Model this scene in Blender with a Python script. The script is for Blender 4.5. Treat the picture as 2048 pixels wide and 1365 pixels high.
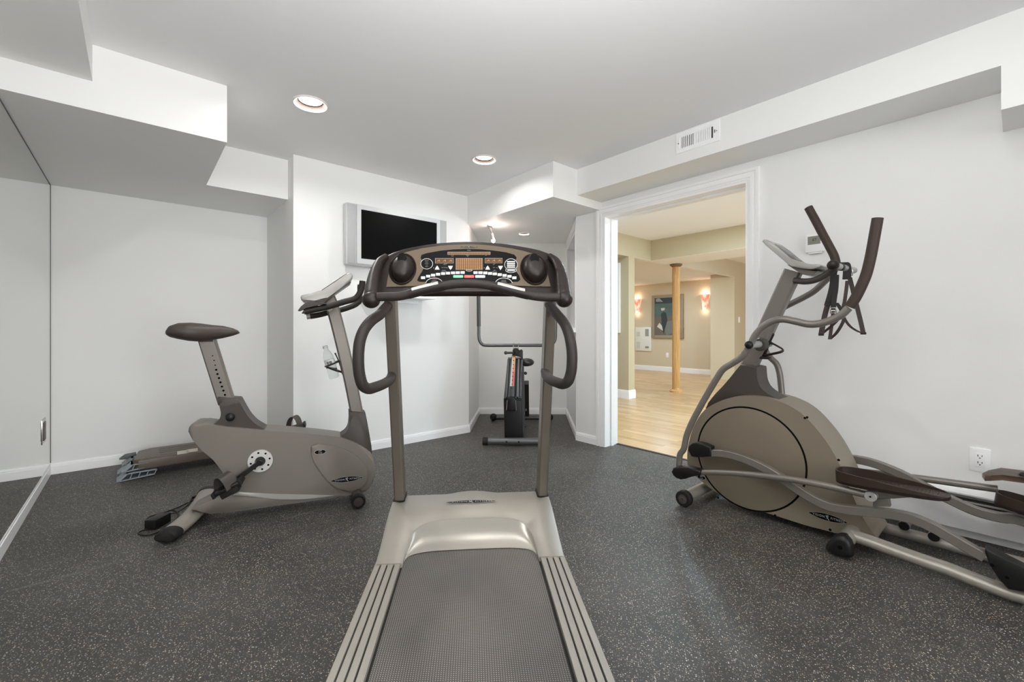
import bpy, bmesh, math, random
from mathutils import Vector, Matrix
for _o in list(bpy.data.objects): bpy.data.objects.remove(_o)
SC = bpy.context.scene
COL = SC.collection
random.seed(7)
V = Vector
# ---------------------------------------------------------------- camera, world, lamps and fill, exposure
FPX, HY, CX, HC = 875.0, 661.0, 1024.0, 1.04          # focal length in pixels, horizon row, centre column, camera height
CO, SI = 0.7581, 0.6521                               # room axes seen from the camera
cam = bpy.data.objects.new('camera', bpy.data.cameras.new('camera')); COL.objects.link(cam)
cam.data.sensor_width = 36.0; cam.data.lens = 36.0 * FPX / 2048.0
cam.data.shift_y = -(682.5 - HY) / 2048.0
cam.data.clip_start = 0.02; cam.data.clip_end = 100
cam.location = (0, 0, HC); cam.rotation_euler = (math.pi / 2, 0, -math.atan2(SI, CO))
SC.camera = cam
SC.view_settings.view_transform = 'Standard'; SC.view_settings.look = 'None'
SC.view_settings.gamma = 1.0; SC.view_settings.use_curve_mapping = False
SC.view_settings.exposure = 0.0
SC.cycles.max_bounces = 16; SC.cycles.diffuse_bounces = 12; SC.cycles.glossy_bounces = 6
W = bpy.data.worlds.new('world'); SC.world = W; W.use_nodes = True
W.node_tree.nodes['Background'].inputs[0].default_value = (0.95, 0.97, 1.0, 1)
W.node_tree.nodes['Background'].inputs[1].default_value = 0.6
def area_light(name, loc, size, energy, col=(1, 1, 1), rot=(0, 0, 0), shape='DISK', size_y=None, spread=180):
    l = bpy.data.lights.new(name, 'AREA'); l.shape = shape; l.size = size
    if size_y: l.size_y = size_y
    l.energy = energy; l.color = col; l.spread = math.radians(spread)
    o = bpy.data.objects.new(name, l); o.location = loc; o.rotation_euler = rot; COL.objects.link(o); return o
CEIL, LCEIL = 2.403, 2.48
# added front fill in the unseen rear opening, standing in for daylight
area_light('rear_fill', (0.6, -3.05, 1.35), 1.8, 32, (0.985, 0.99, 1.0), (math.radians(90), 0, 0), 'RECTANGLE', 1.9, 95)
# added upward fill that brightens the ceiling, unseen just above the camera
area_light('ceiling_fill', (0.3, 0.12, 1.5), 0.5, 56, (0.985, 0.99, 1.0), (math.radians(180), 0, 0), 'RECTANGLE', 0.5)
CANS = [(0.796, 2.781, 10.0), (2.105, 2.787, 6.0)]
for _x, _y, _e in CANS: area_light('can_or_fill_lamp', (_x, _y, CEIL + 0.014), 0.11, _e, (1.0, 0.99, 0.97))
for _x, _y, _e in ((0.796, 1.25, 3.5), (2.0, 0.15, 2.5), (0.7, -0.2, 3.0)): area_light('can_or_fill_lamp', (_x, _y, CEIL - 0.01), 0.15, _e, (1.0, 0.99, 0.97))  # unseen, without cans: right-hand lamp follows wall shadows, others are added fill
area_light('alcove_lamp', (3.266, 3.592, 2.124), 0.07, 1.6, (1.0, 0.9, 0.82))
for _x, _y, _e in ((4.4, 1.6, 22), (4.6, 3.0, 16), (5.2, 2.4, 22), (7.6, 2.6, 20), (8.0, 1.0, 26), (4.6, 0.2, 24)):
    area_light('lounge_fill', (_x, _y, LCEIL - 0.012), 0.16, _e * 1.02, (0.62, 0.84, 1.0))  # unseen lounge fill, added; tinted cool against the warm bounce
area_light('lounge_side_fill', (6.5, -2.9, 1.2), 3.0, 160, (0.64, 0.85, 1.0), (math.radians(90), 0, 0), 'RECTANGLE', 1.6)  # unseen fill from the lounge's side, added in place of daylight
for _x, _y in ((7.6, 5.6), (8.9, 5.2), (8.2, 7.0)):
    area_light('den_fill', (_x, _y, 2.22), 0.16, 17, (0.72, 0.88, 1.0))  # unseen fill added to light the room behind the lounge opening

# ---------------------------------------------------------------- pixel ray helpers (only used to measure real planes)
def ray(px, py):
    a = (px - CX) / FPX; b = (HY - py) / FPX
    return V((CO * a + SI, -SI * a + CO, b))
CAMP = V((0, 0, HC))
def atz(px, py, z):
    r = ray(px, py); return CAMP + r * ((z - HC) / r.z)
def atx(px, py, x):
    r = ray(px, py); return CAMP + r * (x / r.x)
def aty(px, py, y):
    r = ray(px, py); return CAMP + r * (y / r.y)
def atp(px, py, P, N):
    r = ray(px, py); return CAMP + r * ((P - CAMP).dot(N) / r.dot(N))
def atd(px, py, d):
    return CAMP + ray(px, py) * d
def cw(X, Y, z=0.0):
    return V((CO * X + SI * Y, -SI * X + CO * Y, z))

# ---------------------------------------------------------------- materials
def lin(c):
    return tuple((x / 12.92 if x <= 0.04045 else ((x + 0.055) / 1.055) ** 2.4) for x in [v / 255.0 for v in c])
def mat(name, rgb, rough=0.5, metal=0.0, spec=0.5, noise=0.0, nscale=30.0, bump=0.0, bscale=200.0, coat=0.0, emit=None, estr=0.0, aniso=0.0):
    m = bpy.data.materials.new(name); m.use_nodes = True
    nt = m.node_tree; b = nt.nodes['Principled BSDF']
    c = lin(rgb) + (1.0,)
    b.inputs['Base Color'].default_value = c
    b.inputs['Roughness'].default_value = rough; b.inputs['Metallic'].default_value = metal
    b.inputs['Specular IOR Level'].default_value = spec
    b.inputs['Coat Weight'].default_value = coat
    if emit: 
        b.inputs['Emission Color'].default_value = lin(emit) + (1.0,); b.inputs['Emission Strength'].default_value = estr
    if noise or bump:
        tc = nt.nodes.new('ShaderNodeTexCoord')
    if noise:
        n = nt.nodes.new('ShaderNodeTexNoise'); n.inputs['Scale'].default_value = nscale; n.inputs['Detail'].default_value = 4
        nt.links.new(tc.outputs['Object'], n.inputs['Vector'])
        r = nt.nodes.new('ShaderNodeMapRange'); r.inputs['To Min'].default_value = 1 - noise; r.inputs['To Max'].default_value = 1 + noise
        nt.links.new(n.outputs['Fac'], r.inputs['Value'])
        mx = nt.nodes.new('ShaderNodeVectorMath'); mx.operation = 'SCALE'; mx.inputs[0].default_value = c[:3]
        nt.links.new(r.outputs['Result'], mx.inputs['Scale']); nt.links.new(mx.outputs['Vector'], b.inputs['Base Color'])
    if bump:
        n2 = nt.nodes.new('ShaderNodeTexNoise'); n2.inputs['Scale'].default_value = bscale; n2.inputs['Detail'].default_value = 3
        nt.links.new(tc.outputs['Object'], n2.inputs['Vector'])
        bp = nt.nodes.new('ShaderNodeBump'); bp.inputs['Strength'].default_value = bump; bp.inputs['Distance'].default_value = 0.002
        nt.links.new(n2.outputs['Fac'], bp.inputs['Height']); nt.links.new(bp.outputs['Normal'], b.inputs['Normal'])
    return m
def nodes_of(m): return m.node_tree.nodes, m.node_tree.links, m.node_tree.nodes['Principled BSDF']
M = {}
M['wall'] = mat('white_wall_paint', (240, 240, 238), 0.55, spec=0.25, bump=0.04, bscale=350)
M['ceil'] = mat('white_ceiling_paint', (243, 243, 244), 0.8, spec=0.15)
M['trim'] = mat('white_gloss_trim', (250, 250, 250), 0.3, spec=0.5)
M['beige'] = mat('beige_wall_paint', (196, 182, 152), 0.6, spec=0.2)
M['taupe'] = mat('taupe_wall_paint', (196, 180, 156), 0.6, spec=0.2)
M['cream'] = mat('pale_beige_wall_paint', (216, 203, 178), 0.6, spec=0.2)
M['yellow'] = mat('yellow_lit_wall', (232, 205, 130), 0.6)  # yellow light of the passage is put into the wall colour
M['black'] = mat('black_plastic', (22, 21, 21), 0.42, spec=0.35)
M['blackrub'] = mat('black_rubber', (30, 28, 27), 0.62, spec=0.3, bump=0.1)
M['hole'] = mat('dark_hole', (10, 10, 10), 0.9, spec=0.1)
M['chrome'] = mat('chrome_metal', (200, 198, 195), 0.22, metal=1.0)
M['glow'] = mat('lamp_diffuser', (255, 252, 246), 0.5, emit=(255, 250, 242), estr=2.0)
M['cantrim'] = mat('lamp_trim_white', (228, 222, 218), 0.35)
M['canring'] = mat('lamp_reflector', (60, 51, 47), 0.6, spec=0.2)

def rubber_floor():
    m = bpy.data.materials.new('speckled_rubber_floor'); m.use_nodes = True
    N, L, b = nodes_of(m)
    tc = N.new('ShaderNodeTexCoord')
    big = N.new('ShaderNodeTexNoise'); big.inputs['Scale'].default_value = 1.4; big.inputs['Detail'].default_value = 5; big.inputs['Roughness'].default_value = 0.65
    L.new(tc.outputs['Object'], big.inputs['Vector'])
    base = N.new('ShaderNodeValToRGB'); base.color_ramp.elements[0].position = 0.34; base.color_ramp.elements[1].position = 0.68
    base.color_ramp.elements[0].color = lin((50, 49, 47)) + (1,); base.color_ramp.elements[1].color = lin((74, 72, 69)) + (1,)
    L.new(big.outputs['Fac'], base.inputs['Fac'])
    col = base.outputs['Color']
    def layer(col, scale, thr, rad, ca, cb, seed):
        mp = N.new('ShaderNodeMapping'); mp.inputs['Location'].default_value = (seed, seed * 0.7, 0); mp.inputs['Rotation'].default_value = (0, 0, seed)
        L.new(tc.outputs['Object'], mp.inputs['Vector'])
        ds = N.new('ShaderNodeTexNoise'); ds.inputs['Scale'].default_value = scale * 1.1; ds.inputs['Detail'].default_value = 2
        L.new(mp.outputs['Vector'], ds.inputs['Vector'])
        sub = N.new('ShaderNodeVectorMath'); sub.operation = 'SUBTRACT'; sub.inputs[1].default_value = (.5, .5, .5)
        L.new(ds.outputs['Color'], sub.inputs[0])
        sca = N.new('ShaderNodeVectorMath'); sca.operation = 'SCALE'; sca.inputs['Scale'].default_value = 1.1 / scale
        L.new(sub.outputs['Vector'], sca.inputs[0])
        ad = N.new('ShaderNodeVectorMath'); ad.operation = 'ADD'
        L.new(mp.outputs['Vector'], ad.inputs[0]); L.new(sca.outputs['Vector'], ad.inputs[1])
        vo = N.new('ShaderNodeTexVoronoi'); vo.inputs['Scale'].default_value = scale; vo.voronoi_dimensions = '2D'
        L.new(ad.outputs['Vector'], vo.inputs['Vector'])
        lt = N.new('ShaderNodeMath'); lt.operation = 'LESS_THAN'; lt.inputs[1].default_value = rad
        L.new(vo.outputs['Distance'], lt.inputs[0])
        sep = N.new('ShaderNodeSeparateColor'); L.new(vo.outputs['Color'], sep.inputs[0])
        gt = N.new('ShaderNodeMath'); gt.operation = 'GREATER_THAN'; gt.inputs[1].default_value = thr
        L.new(sep.outputs[0], gt.inputs[0])
        mu = N.new('ShaderNodeMath'); mu.operation = 'MULTIPLY'; L.new(lt.outputs[0], mu.inputs[0]); L.new(gt.outputs[0], mu.inputs[1])
        cr = N.new('ShaderNodeMix'); cr.data_type = 'RGBA'; cr.inputs['A'].default_value = lin(ca) + (1,); cr.inputs['B'].default_value = lin(cb) + (1,)
        L.new(sep.outputs[1], cr.inputs['Factor'])
        mx = N.new('ShaderNodeMix'); mx.data_type = 'RGBA'
        L.new(mu.outputs[0], mx.inputs['Factor']); L.new(col, mx.inputs['A']); L.new(cr.outputs['Result'], mx.inputs['B'])
        return mx.outputs['Result']
    col = layer(col, 210, 0.70, 0.31, (92, 90, 86), (150, 140, 126), 1.3)
    col = layer(col, 150, 0.82, 0.24, (206, 204, 198), (190, 160, 122), 4.1)
    # scuffed seam between two rolls of rubber
    sp = N.new('ShaderNodeSeparateXYZ'); L.new(tc.outputs['Object'], sp.inputs[0])
    pa, pb = SEAM; nx, ny = (pb[1] - pa[1]), -(pb[0] - pa[0]); ln = math.hypot(nx, ny); nx /= ln; ny /= ln
    m1 = N.new('ShaderNodeMath'); m1.operation = 'MULTIPLY'; m1.inputs[1].default_value = nx; L.new(sp.outputs['X'], m1.inputs[0])
    m2 = N.new('ShaderNodeMath'); m2.operation = 'MULTIPLY_ADD'; m2.inputs[1].default_value = ny; L.new(sp.outputs['Y'], m2.inputs[0]); L.new(m1.outputs[0], m2.inputs[2])
    m3 = N.new('ShaderNodeMath'); m3.operation = 'SUBTRACT'; m3.inputs[1].default_value = pa[0] * nx + pa[1] * ny; L.new(m2.outputs[0], m3.inputs[0])
    m4 = N.new('ShaderNodeMath'); m4.operation = 'ABSOLUTE'; L.new(m3.outputs[0], m4.inputs[0])
    mr = N.new('ShaderNodeMapRange'); mr.inputs['From Min'].default_value = 0.003; mr.inputs['From Max'].default_value = 0.014; mr.inputs['To Min'].default_value = 1.0; mr.inputs['To Max'].default_value = 0.0; L.new(m4.outputs[0], mr.inputs['Value'])
    sn = N.new('ShaderNodeTexNoise'); sn.inputs['Scale'].default_value = 5.0; sn.inputs['Detail'].default_value = 6; L.new(tc.outputs['Object'], sn.inputs['Vector'])
    sr = N.new('ShaderNodeMapRange'); sr.inputs['From Min'].default_value = 0.45; sr.inputs['From Max'].default_value = 0.75; sr.inputs['To Max'].default_value = 0.6; L.new(sn.outputs['Fac'], sr.inputs['Value'])
    mm = N.new('ShaderNodeMath'); mm.operation = 'MULTIPLY'; L.new(mr.outputs['Result'], mm.inputs[0]); L.new(sr.outputs['Result'], mm.inputs[1])
    mx = N.new('ShaderNodeMix'); mx.data_type = 'RGBA'; L.new(mm.outputs[0], mx.inputs['Factor']); L.new(col, mx.inputs['A']); mx.inputs['B'].default_value = lin((128, 124, 118)) + (1,)
    col = mx.outputs['Result']
    L.new(col, b.inputs['Base Color']); b.inputs['Roughness'].default_value = 0.5; b.inputs['Specular IOR Level'].default_value = 0.4
    bn = N.new('ShaderNodeTexNoise'); bn.inputs['Scale'].default_value = 400
    L.new(tc.outputs['Object'], bn.inputs['Vector'])
    bp = N.new('ShaderNodeBump'); bp.inputs['Strength'].default_value = 0.25; bp.inputs['Distance'].default_value = 0.001
    L.new(bn.outputs['Fac'], bp.inputs['Height']); L.new(bp.outputs['Normal'], b.inputs['Normal'])
    return m
SEAM = (atz(775, 984, 0)[:2], atz(1072, 906, 0)[:2])
M['rubber'] = rubber_floor()
def plank_floor():
    m = bpy.data.materials.new('maple_plank_floor'); m.use_nodes = True
    N, L, b = nodes_of(m)
    tc = N.new('ShaderNodeTexCoord')
    mp = N.new('ShaderNodeMapping'); mp.inputs['Rotation'].default_value = (0, 0, math.radians(90))
    L.new(tc.outputs['Object'], mp.inputs['Vector'])
    br = N.new('ShaderNodeTexBrick'); br.inputs['Scale'].default_value = 1.0
    br.inputs['Brick Width'].default_value = 0.62; br.inputs['Row Height'].default_value = 0.066
    br.inputs['Mortar Size'].default_value = 0.0012; br.offset = 0.37; br.inputs['Bias'].default_value = 0.1
    br.inputs['Color1'].default_value = lin((214, 182, 140)) + (1,); br.inputs['Color2'].default_value = lin((186, 148, 104)) + (1,)
    br.inputs['Mortar'].default_value = lin((150, 122, 90)) + (1,)
    L.new(mp.outputs['Vector'], br.inputs['Vector'])
    sc = N.new('ShaderNodeMapping'); sc.inputs['Scale'].default_value = (60, 2.5, 1); L.new(tc.outputs['Object'], sc.inputs['Vector'])
    no = N.new('ShaderNodeTexNoise'); no.inputs['Scale'].default_value = 1.0; no.inputs['Detail'].default_value = 4; L.new(sc.outputs['Vector'], no.inputs['Vector'])
    mr = N.new('ShaderNodeMapRange'); mr.inputs['To Min'].default_value = 0.84; mr.inputs['To Max'].default_value = 1.12; L.new(no.outputs['Fac'], mr.inputs['Value'])
    vm = N.new('ShaderNodeVectorMath'); vm.operation = 'SCALE'; L.new(br.outputs['Color'], vm.inputs[0]); L.new(mr.outputs['Result'], vm.inputs['Scale'])
    L.new(vm.outputs['Vector'], b.inputs['Base Color']); b.inputs['Roughness'].default_value = 0.28
    return m
M['planks'] = plank_floor()
def wood(name, a, bcol, scale=(30, 30, 1.5), rough=0.4):
    m = bpy.data.materials.new(name); m.use_nodes = True
    N, L, b = nodes_of(m)
    tc = N.new('ShaderNodeTexCoord'); sc = N.new('ShaderNodeMapping'); sc.inputs['Scale'].default_value = scale
    L.new(tc.outputs['Object'], sc.inputs['Vector'])
    no = N.new('ShaderNodeTexNoise'); no.inputs['Scale'].default_value = 1.6; no.inputs['Detail'].default_value = 5; no.inputs['Distortion'].default_value = 0.4
    L.new(sc.outputs['Vector'], no.inputs['Vector'])
    cr = N.new('ShaderNodeValToRGB'); cr.color_ramp.elements[0].position = 0.3; cr.color_ramp.elements[1].position = 0.7
    cr.color_ramp.elements[0].color = lin(a) + (1,); cr.color_ramp.elements[1].color = lin(bcol) + (1,)
    L.new(no.outputs['Fac'], cr.inputs['Fac']); L.new(cr.outputs['Color'], b.inputs['Base Color']); b.inputs['Roughness'].default_value = rough
    return m
M['oak'] = wood('honey_oak_wood', (186, 136, 78), (222, 178, 118), (60, 60, 1.5), 0.35)
def mirror():
    m = bpy.data.materials.new('mirror_glass'); m.use_nodes = True
    b = m.node_tree.nodes['Principled BSDF']; b.inputs['Base Color'].default_value = (0.80, 0.81, 0.79, 1)
    b.inputs['Metallic'].default_value = 1.0; b.inputs['Roughness'].default_value = 0.015
    return m
M['mirror'] = mirror()

# ---------------------------------------------------------------- geometry builder
class MB:
    def __init__(s): s.bm = bmesh.new()
    def _faces(s, rings, closed_ring=True, cap=True, closed_path=False):
        vs = [[s.bm.verts.new(p) for p in r] for r in rings]
        n = len(vs[0]); m = len(vs)
        for i in range(m if closed_path else m - 1):
            a, b = vs[i], vs[(i + 1) % m]
            for j in range(n if closed_ring else n - 1):
                k = (j + 1) % n
                s.bm.faces.new((a[j], a[k], b[k], b[j]))
        if cap and not closed_path:
            s.bm.faces.new(list(reversed(vs[0]))); s.bm.faces.new(vs[-1])
        return s
    loft = _faces
    def box(s, a, b, bev=0.0, rot=None, seg=2):
        a, b = V(a), V(b)
        c = (a + b) / 2; h = (b - a) / 2
        return s.obox(c, (V((h.x, 0, 0)), V((0, h.y, 0)), V((0, 0, h.z))), bev, seg)
    def obox(s, c, ax, bev=0.0, seg=2):          # centre and three half-axis vectors
        c = V(c); ax = [V(q) for q in ax]
        v = {}
        for i in (-1, 1):
            for j in (-1, 1):
                for k in (-1, 1):
                    v[i, j, k] = s.bm.verts.new(c + ax[0] * i + ax[1] * j + ax[2] * k)
        fs = []
        for q in (((-1, -1, -1), (-1, 1, -1), (1, 1, -1), (1, -1, -1)), ((-1, -1, 1), (1, -1, 1), (1, 1, 1), (-1, 1, 1)),
                  ((-1, -1, -1), (1, -1, -1), (1, -1, 1), (-1, -1, 1)), ((-1, 1, -1), (-1, 1, 1), (1, 1, 1), (1, 1, -1)),
                  ((-1, -1, -1), (-1, -1, 1), (-1, 1, 1), (-1, 1, -1)), ((1, -1, -1), (1, 1, -1), (1, 1, 1), (1, -1, 1))):
            fs.append(s.bm.faces.new([v[t] for t in q]))
        if bev:
            es = list({e for f in fs for e in f.edges})
            bmesh.ops.bevel(s.bm, geom=es, offset=bev, segments=seg, affect='EDGES', profile=0.5, clamp_overlap=True)
        return s
    def prism(s, pts, vec, bev=0.0, seg=3, bev_back=True):   # polygon of 3D points pushed along vec; bevels both rims
        vec = V(vec); pts = [V(p) for p in pts]
        a = [s.bm.verts.new(p) for p in pts]; b = [s.bm.verts.new(p + vec) for p in pts]
        n = len(a)
        f0 = s.bm.faces.new(a); f1 = s.bm.faces.new(list(reversed(b)))
        for i in range(n):
            k = (i + 1) % n; s.bm.faces.new((a[k], a[i], b[i], b[k]))
        if bev:
            es = list(f0.edges) + (list(f1.edges) if bev_back else [])
            bmesh.ops.bevel(s.bm, geom=es, offset=bev, segments=seg, affect='EDGES', profile=0.5, clamp_overlap=True)
        return s
    def poly(s, pts):
        s.bm.faces.new([s.bm.verts.new(V(p)) for p in pts]); return s
    def tube(s, pts, r, n=12, cap=True, closed=False, r2=None, up=None, sub=0):
        pts = [V(p) for p in pts]
        if sub: 
            if isinstance(r, (list, tuple)): pts, r = cat_r(pts, r, sub)
            else: pts = cat(pts, sub, closed)
        m = len(pts); rr = r if isinstance(r, (list, tuple)) else [r] * m
        tang = []
        for i in range(m):
            if closed: t = pts[(i + 1) % m] - pts[i - 1]
            else: t = pts[min(i + 1, m - 1)] - pts[max(i - 1, 0)]
            tang.append(t.normalized())
        u0 = V(up) if up is not None else (V((0, 0, 1)) if abs(tang[0].z) < 0.9 else V((1, 0, 0)))
        nrm = (u0 - tang[0] * u0.dot(tang[0])).normalized()
        rings = []
        for i in range(m):
            base = u0 if up is not None else nrm
            nrm = (base - tang[i] * base.dot(tang[i])).normalized()
            bn = tang[i].cross(nrm)
            k = (r2 / rr[i]) if (r2 and not isinstance(r2, (list, tuple))) else (r2[i] / rr[i] if r2 else 1.0)
            rings.append([pts[i] + nrm * (rr[i] * math.cos(2 * math.pi * j / n)) + bn * (rr[i] * k * math.sin(2 * math.pi * j / n)) for j in range(n)])
        return s._faces(rings, True, cap, closed)
    def bar(s, pts, w, h, up=(0, 0, 1), sub=0, ch=0.25):           # rounded rectangular section swept along a path: w across, h along up
        pts = [V(p) for p in pts]
        if sub: pts = cat(pts, sub)
        up = V(up); m = len(pts); rings = []
        c = ch * min(w, h) / 2
        prof = [(w/2 - c, -h/2), (w/2, -h/2 + c), (w/2, h/2 - c), (w/2 - c, h/2), (-w/2 + c, h/2), (-w/2, h/2 - c), (-w/2, -h/2 + c), (-w/2 + c, -h/2)]
        for i in range(m):
            t = (pts[min(i + 1, m - 1)] - pts[max(i - 1, 0)]).normalized()
            n = (up - t * up.dot(t)).normalized(); b = t.cross(n)
            rings.append([pts[i] + b * x + n * y for x, y in prof])
        return s._faces(rings)
    def lathe(s, prof, o, axis, n=32, cap=True):
        o = V(o); a = V(axis).normalized(); u = a.orthogonal().normalized(); w = a.cross(u)
        rings = [[o + a * h + (u * math.cos(2 * math.pi * j / n) + w * math.sin(2 * math.pi * j / n)) * max(r, 1e-5) for j in range(n)] for r, h in prof]
        return s._faces(rings, True, cap)
    def cyl(s, a, b, r, n=20, bev=0.0):
        a, b = V(a), V(b); d = (b - a).length
        if bev: return s.lathe([(r - bev, 0), (r, bev), (r, d - bev), (r - bev, d)], a, b - a, n)
        return s.lathe([(r, 0), (r, d)], a, b - a, n)
    def ball(s, c, r, sc=(1, 1, 1), n=16):
        res = bmesh.ops.create_uvsphere(s.bm, u_segments=n, v_segments=max(8, n // 2), radius=r)
        for v in res['verts']: v.co = V((v.co.x * sc[0], v.co.y * sc[1], v.co.z * sc[2])) + V(c)
        return s
def cat(P, sub, closed=False):                    # Catmull-Rom through points
    n = len(P); out = []
    rng = range(n if closed else n - 1)
    for i in rng:
        p1, p2 = P[i], P[(i + 1) % n]
        p0 = P[i - 1] if (closed or i > 0) else p1 * 2 - p2
        p3 = P[(i + 2) % n] if (closed or i + 2 < n) else p2 * 2 - p1
        for k in range(sub):
            t = k / sub
            out.append(0.5 * ((2 * p1) + (p2 - p0) * t + (2 * p0 - 5 * p1 + 4 * p2 - p3) * t * t + (3 * p1 - p0 - 3 * p2 + p3) * t ** 3))
    if not closed: out.append(P[-1].copy())
    return out
def cat_r(P, R, sub):
    Q = cat(P, sub); rr = []
    for i in range(len(P) - 1):
        for k in range(sub): rr.append(R[i] + (R[i + 1] - R[i]) * k / sub)
    rr.append(R[-1]); return Q, rr
def sm2(pts, sub=4):                             # smooth an open run of outline points (2D)
    return [(p.x, p.y) for p in cat([V((a, b, 0)) for a, b in pts], sub)]
def smooth2(pts, sub=4):                          # closed smooth outline
    return cat([V(p) for p in pts], sub, True)
def wloc(o):
    l = V((0, 0, 0))
    while o: l += o.location; o = o.parent
    return l
def obj(name, mb, m, parent=None, ang=35, flat=False):
    me = bpy.data.meshes.new(name)
    bm = mb.bm
    bmesh.ops.recalc_face_normals(bm, faces=bm.faces[:])
    if parent:
        off = wloc(parent)
        for v in bm.verts: v.co -= off
    bm.to_mesh(me); bm.free()
    me.materials.append(m)
    if not flat:
        me.shade_smooth(); me.set_sharp_from_angle(angle=math.radians(ang))
    o = bpy.data.objects.new(name, me); COL.objects.link(o)
    if parent: o.parent = parent
    return o
def tag(o, label, category, group=None, kind=None):
    o['label'] = label; o['category'] = category
    if group: o['group'] = group
    if kind: o['kind'] = kind
    return o
def thing(name, loc, label, category, group=None):
    o = bpy.data.objects.new(name, None); COL.objects.link(o); o.location = loc; o.empty_display_size = 0.1
    return tag(o, label, category, group)
def struct(name, mb, m, ang=35):
    o = obj(name, mb, m, None, ang); o['kind'] = 'structure'; return o
def dup(root, loc):
    r = root.copy(); COL.objects.link(r); r.location = loc
    for ch in list(root.children):
        c2 = ch.copy(); COL.objects.link(c2); c2.parent = r
        for g in ch.children:
            d2 = g.copy(); COL.objects.link(d2); d2.parent = c2
    return r
def text_mb(mb, s, o, xd, yd, h, depth=0.0006, align='CENTER', shear=0.0, sx=1.0, space=1.0, fit=None):
    cu = bpy.data.curves.new('t', 'FONT'); cu.body = s; cu.align_x = align; cu.align_y = 'CENTER'; cu.size = 1.0
    cu.shear = shear; cu.space_character = space; cu.resolution_u = 3
    ob = bpy.data.objects.new('t', cu); COL.objects.link(ob)
    dg = bpy.context.evaluated_depsgraph_get(); dg.update()
    me = bpy.data.meshes.new_from_object(ob.evaluated_get(dg))
    if fit:
        xs = [v.co.x for v in me.vertices]; sx = fit / ((max(xs) - min(xs)) * h * 1.35)
    xd, yd, o = V(xd).normalized(), V(yd).normalized(), V(o); n = xd.cross(yd).normalized()
    vs = [mb.bm.verts.new(o + xd * (v.co.x * h * 1.35 * sx) + yd * (v.co.y * h * 1.35) + n * depth) for v in me.vertices]
    for p in me.polygons:
        try: mb.bm.faces.new([vs[i] for i in p.vertices])
        except ValueError: pass
    bpy.data.objects.remove(ob); bpy.data.curves.remove(cu); bpy.data.meshes.remove(me)
    return mb
# ================================================================ the gym shell
T = 0.12
XR, XRO = 3.165, 3.335
def slab(name, pts, z0, z1, m): return struct(name, MB().prism([V((x, y, z0)) for x, y in pts], (0, 0, z1 - z0)), m)
A_ = V((4.05, 3.67)); B_ = V((3.175, 2.74)); D_ = V((3.235, 4.39)); E_ = V((2.575, 3.668))
slab('floor', [(-0.6, -3.1), (3.345, -3.1), (3.345, 2.6), (4.25, 3.66), (3.25, 4.62), (-0.6, 4.62)], -0.06, 0.0, M['rubber'])
def holed(name, pts, z, holes, m, cover=True):
    mb = MB(); bm = mb.bm; es = []
    def loop(P):
        vs = [bm.verts.new((x, y, z)) for x, y in P]
        for i in range(len(vs)): es.append(bm.edges.new((vs[i], vs[(i + 1) % len(vs)])))
    loop(pts)
    for (hx, hy, r) in holes: loop([(hx + r * math.cos(2 * math.pi * k / 40), hy + r * math.sin(2 * math.pi * k / 40)) for k in range(40)])
    bmesh.ops.triangle_fill(bm, use_beauty=True, use_dissolve=False, edges=es, normal=(0, 0, -1))
    if cover: mb.prism([V((x, y, z + .06)) for x, y in pts], (0, 0, .08))
    else: mb.box((holes[0][0] - .09, holes[0][1] - .09, z + .06), (holes[0][0] + .09, holes[0][1] + .09, z + .08))
    return struct(name, mb, m)
holed('ceiling', [(-0.6, -3.1), (XRO, -3.1), (XRO, 2.6), (4.25, 3.66), (3.25, 4.75), (-0.6, 4.75)], CEIL, [(x, y, .0855) for x, y, e in CANS], M['ceil'])
slab('wall_left', [(-0.6, -3.1), (-0.478, -3.1), (-0.478, 4.56), (-0.6, 4.56)], 0, CEIL, M['wall'])
slab('wall_back', [(-0.6, 4.56), (0.925, 4.56), (0.925, 4.7), (-0.6, 4.7)], 0, CEIL, M['wall'])
slab('wall_niche', [(0.925, 3.67), (2.575, 3.67), (3.235, 4.39), (3.235, 4.7), (0.925, 4.7)], 0, CEIL, M['wall'])
ab = (A_ - D_).normalized()
slab('wall_alcove', [tuple(D_), tuple(A_), tuple(A_ + V((0.12, 0.1))), (4.17, 3.77), (3.3, 4.56), (3.235, 4.5)][:3] + [(3.335, 4.5)], 0, 2.116, M['wall'])
# alcove side wall with a window opening
ud = (A_ - B_).normalized(); un = V((ud.y, -ud.x))           # un points away from the alcove
def seg(mb, s0, s1, z0, z1, d0=0.0, d1=0.15):
    p = [B_ + ud * s0 + un * d0, B_ + ud * s1 + un * d0, B_ + ud * s1 + un * d1, B_ + ud * s0 + un * d1]
    return mb.prism([V((q.x, q.y, z0)) for q in p], (0, 0, z1 - z0))
SL = (A_ - B_).length
w = MB(); seg(w, 0.0, 0.08, 0, 2.116); seg(w, SL - 0.1, SL, 0, 2.116); seg(w, 0.08, SL - 0.1, 0, 1.06); seg(w, 0.08, SL - 0.1, 2.03, 2.116)
struct('wall_alcove_side', w, M['wall'])
# right wall with the doorway
DY0, DY1, DZ = 1.207, 2.425, 2.065
w = MB().box((XR, -3.1, 0), (XRO, DY0, CEIL)).box((XR, DY1, 0), (XRO, 2.75, CEIL)).box((XR, DY0, DZ), (XRO, DY1, CEIL))
struct('wall_right', w, M['wall'])
# rear wall behind the camera with an opening added for the fill light
w = MB().box((-0.6, -3.1, 0), (-0.32, -2.98, CEIL)).box((1.52, -3.1, 0), (XRO, -2.98, CEIL)).box((-0.32, -3.1, 0), (1.52, -2.98, 0.38)).box((-0.32, -3.1, 2.32), (1.52, -2.98, CEIL))
struct('wall_rear', w, M['wall'])
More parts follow.
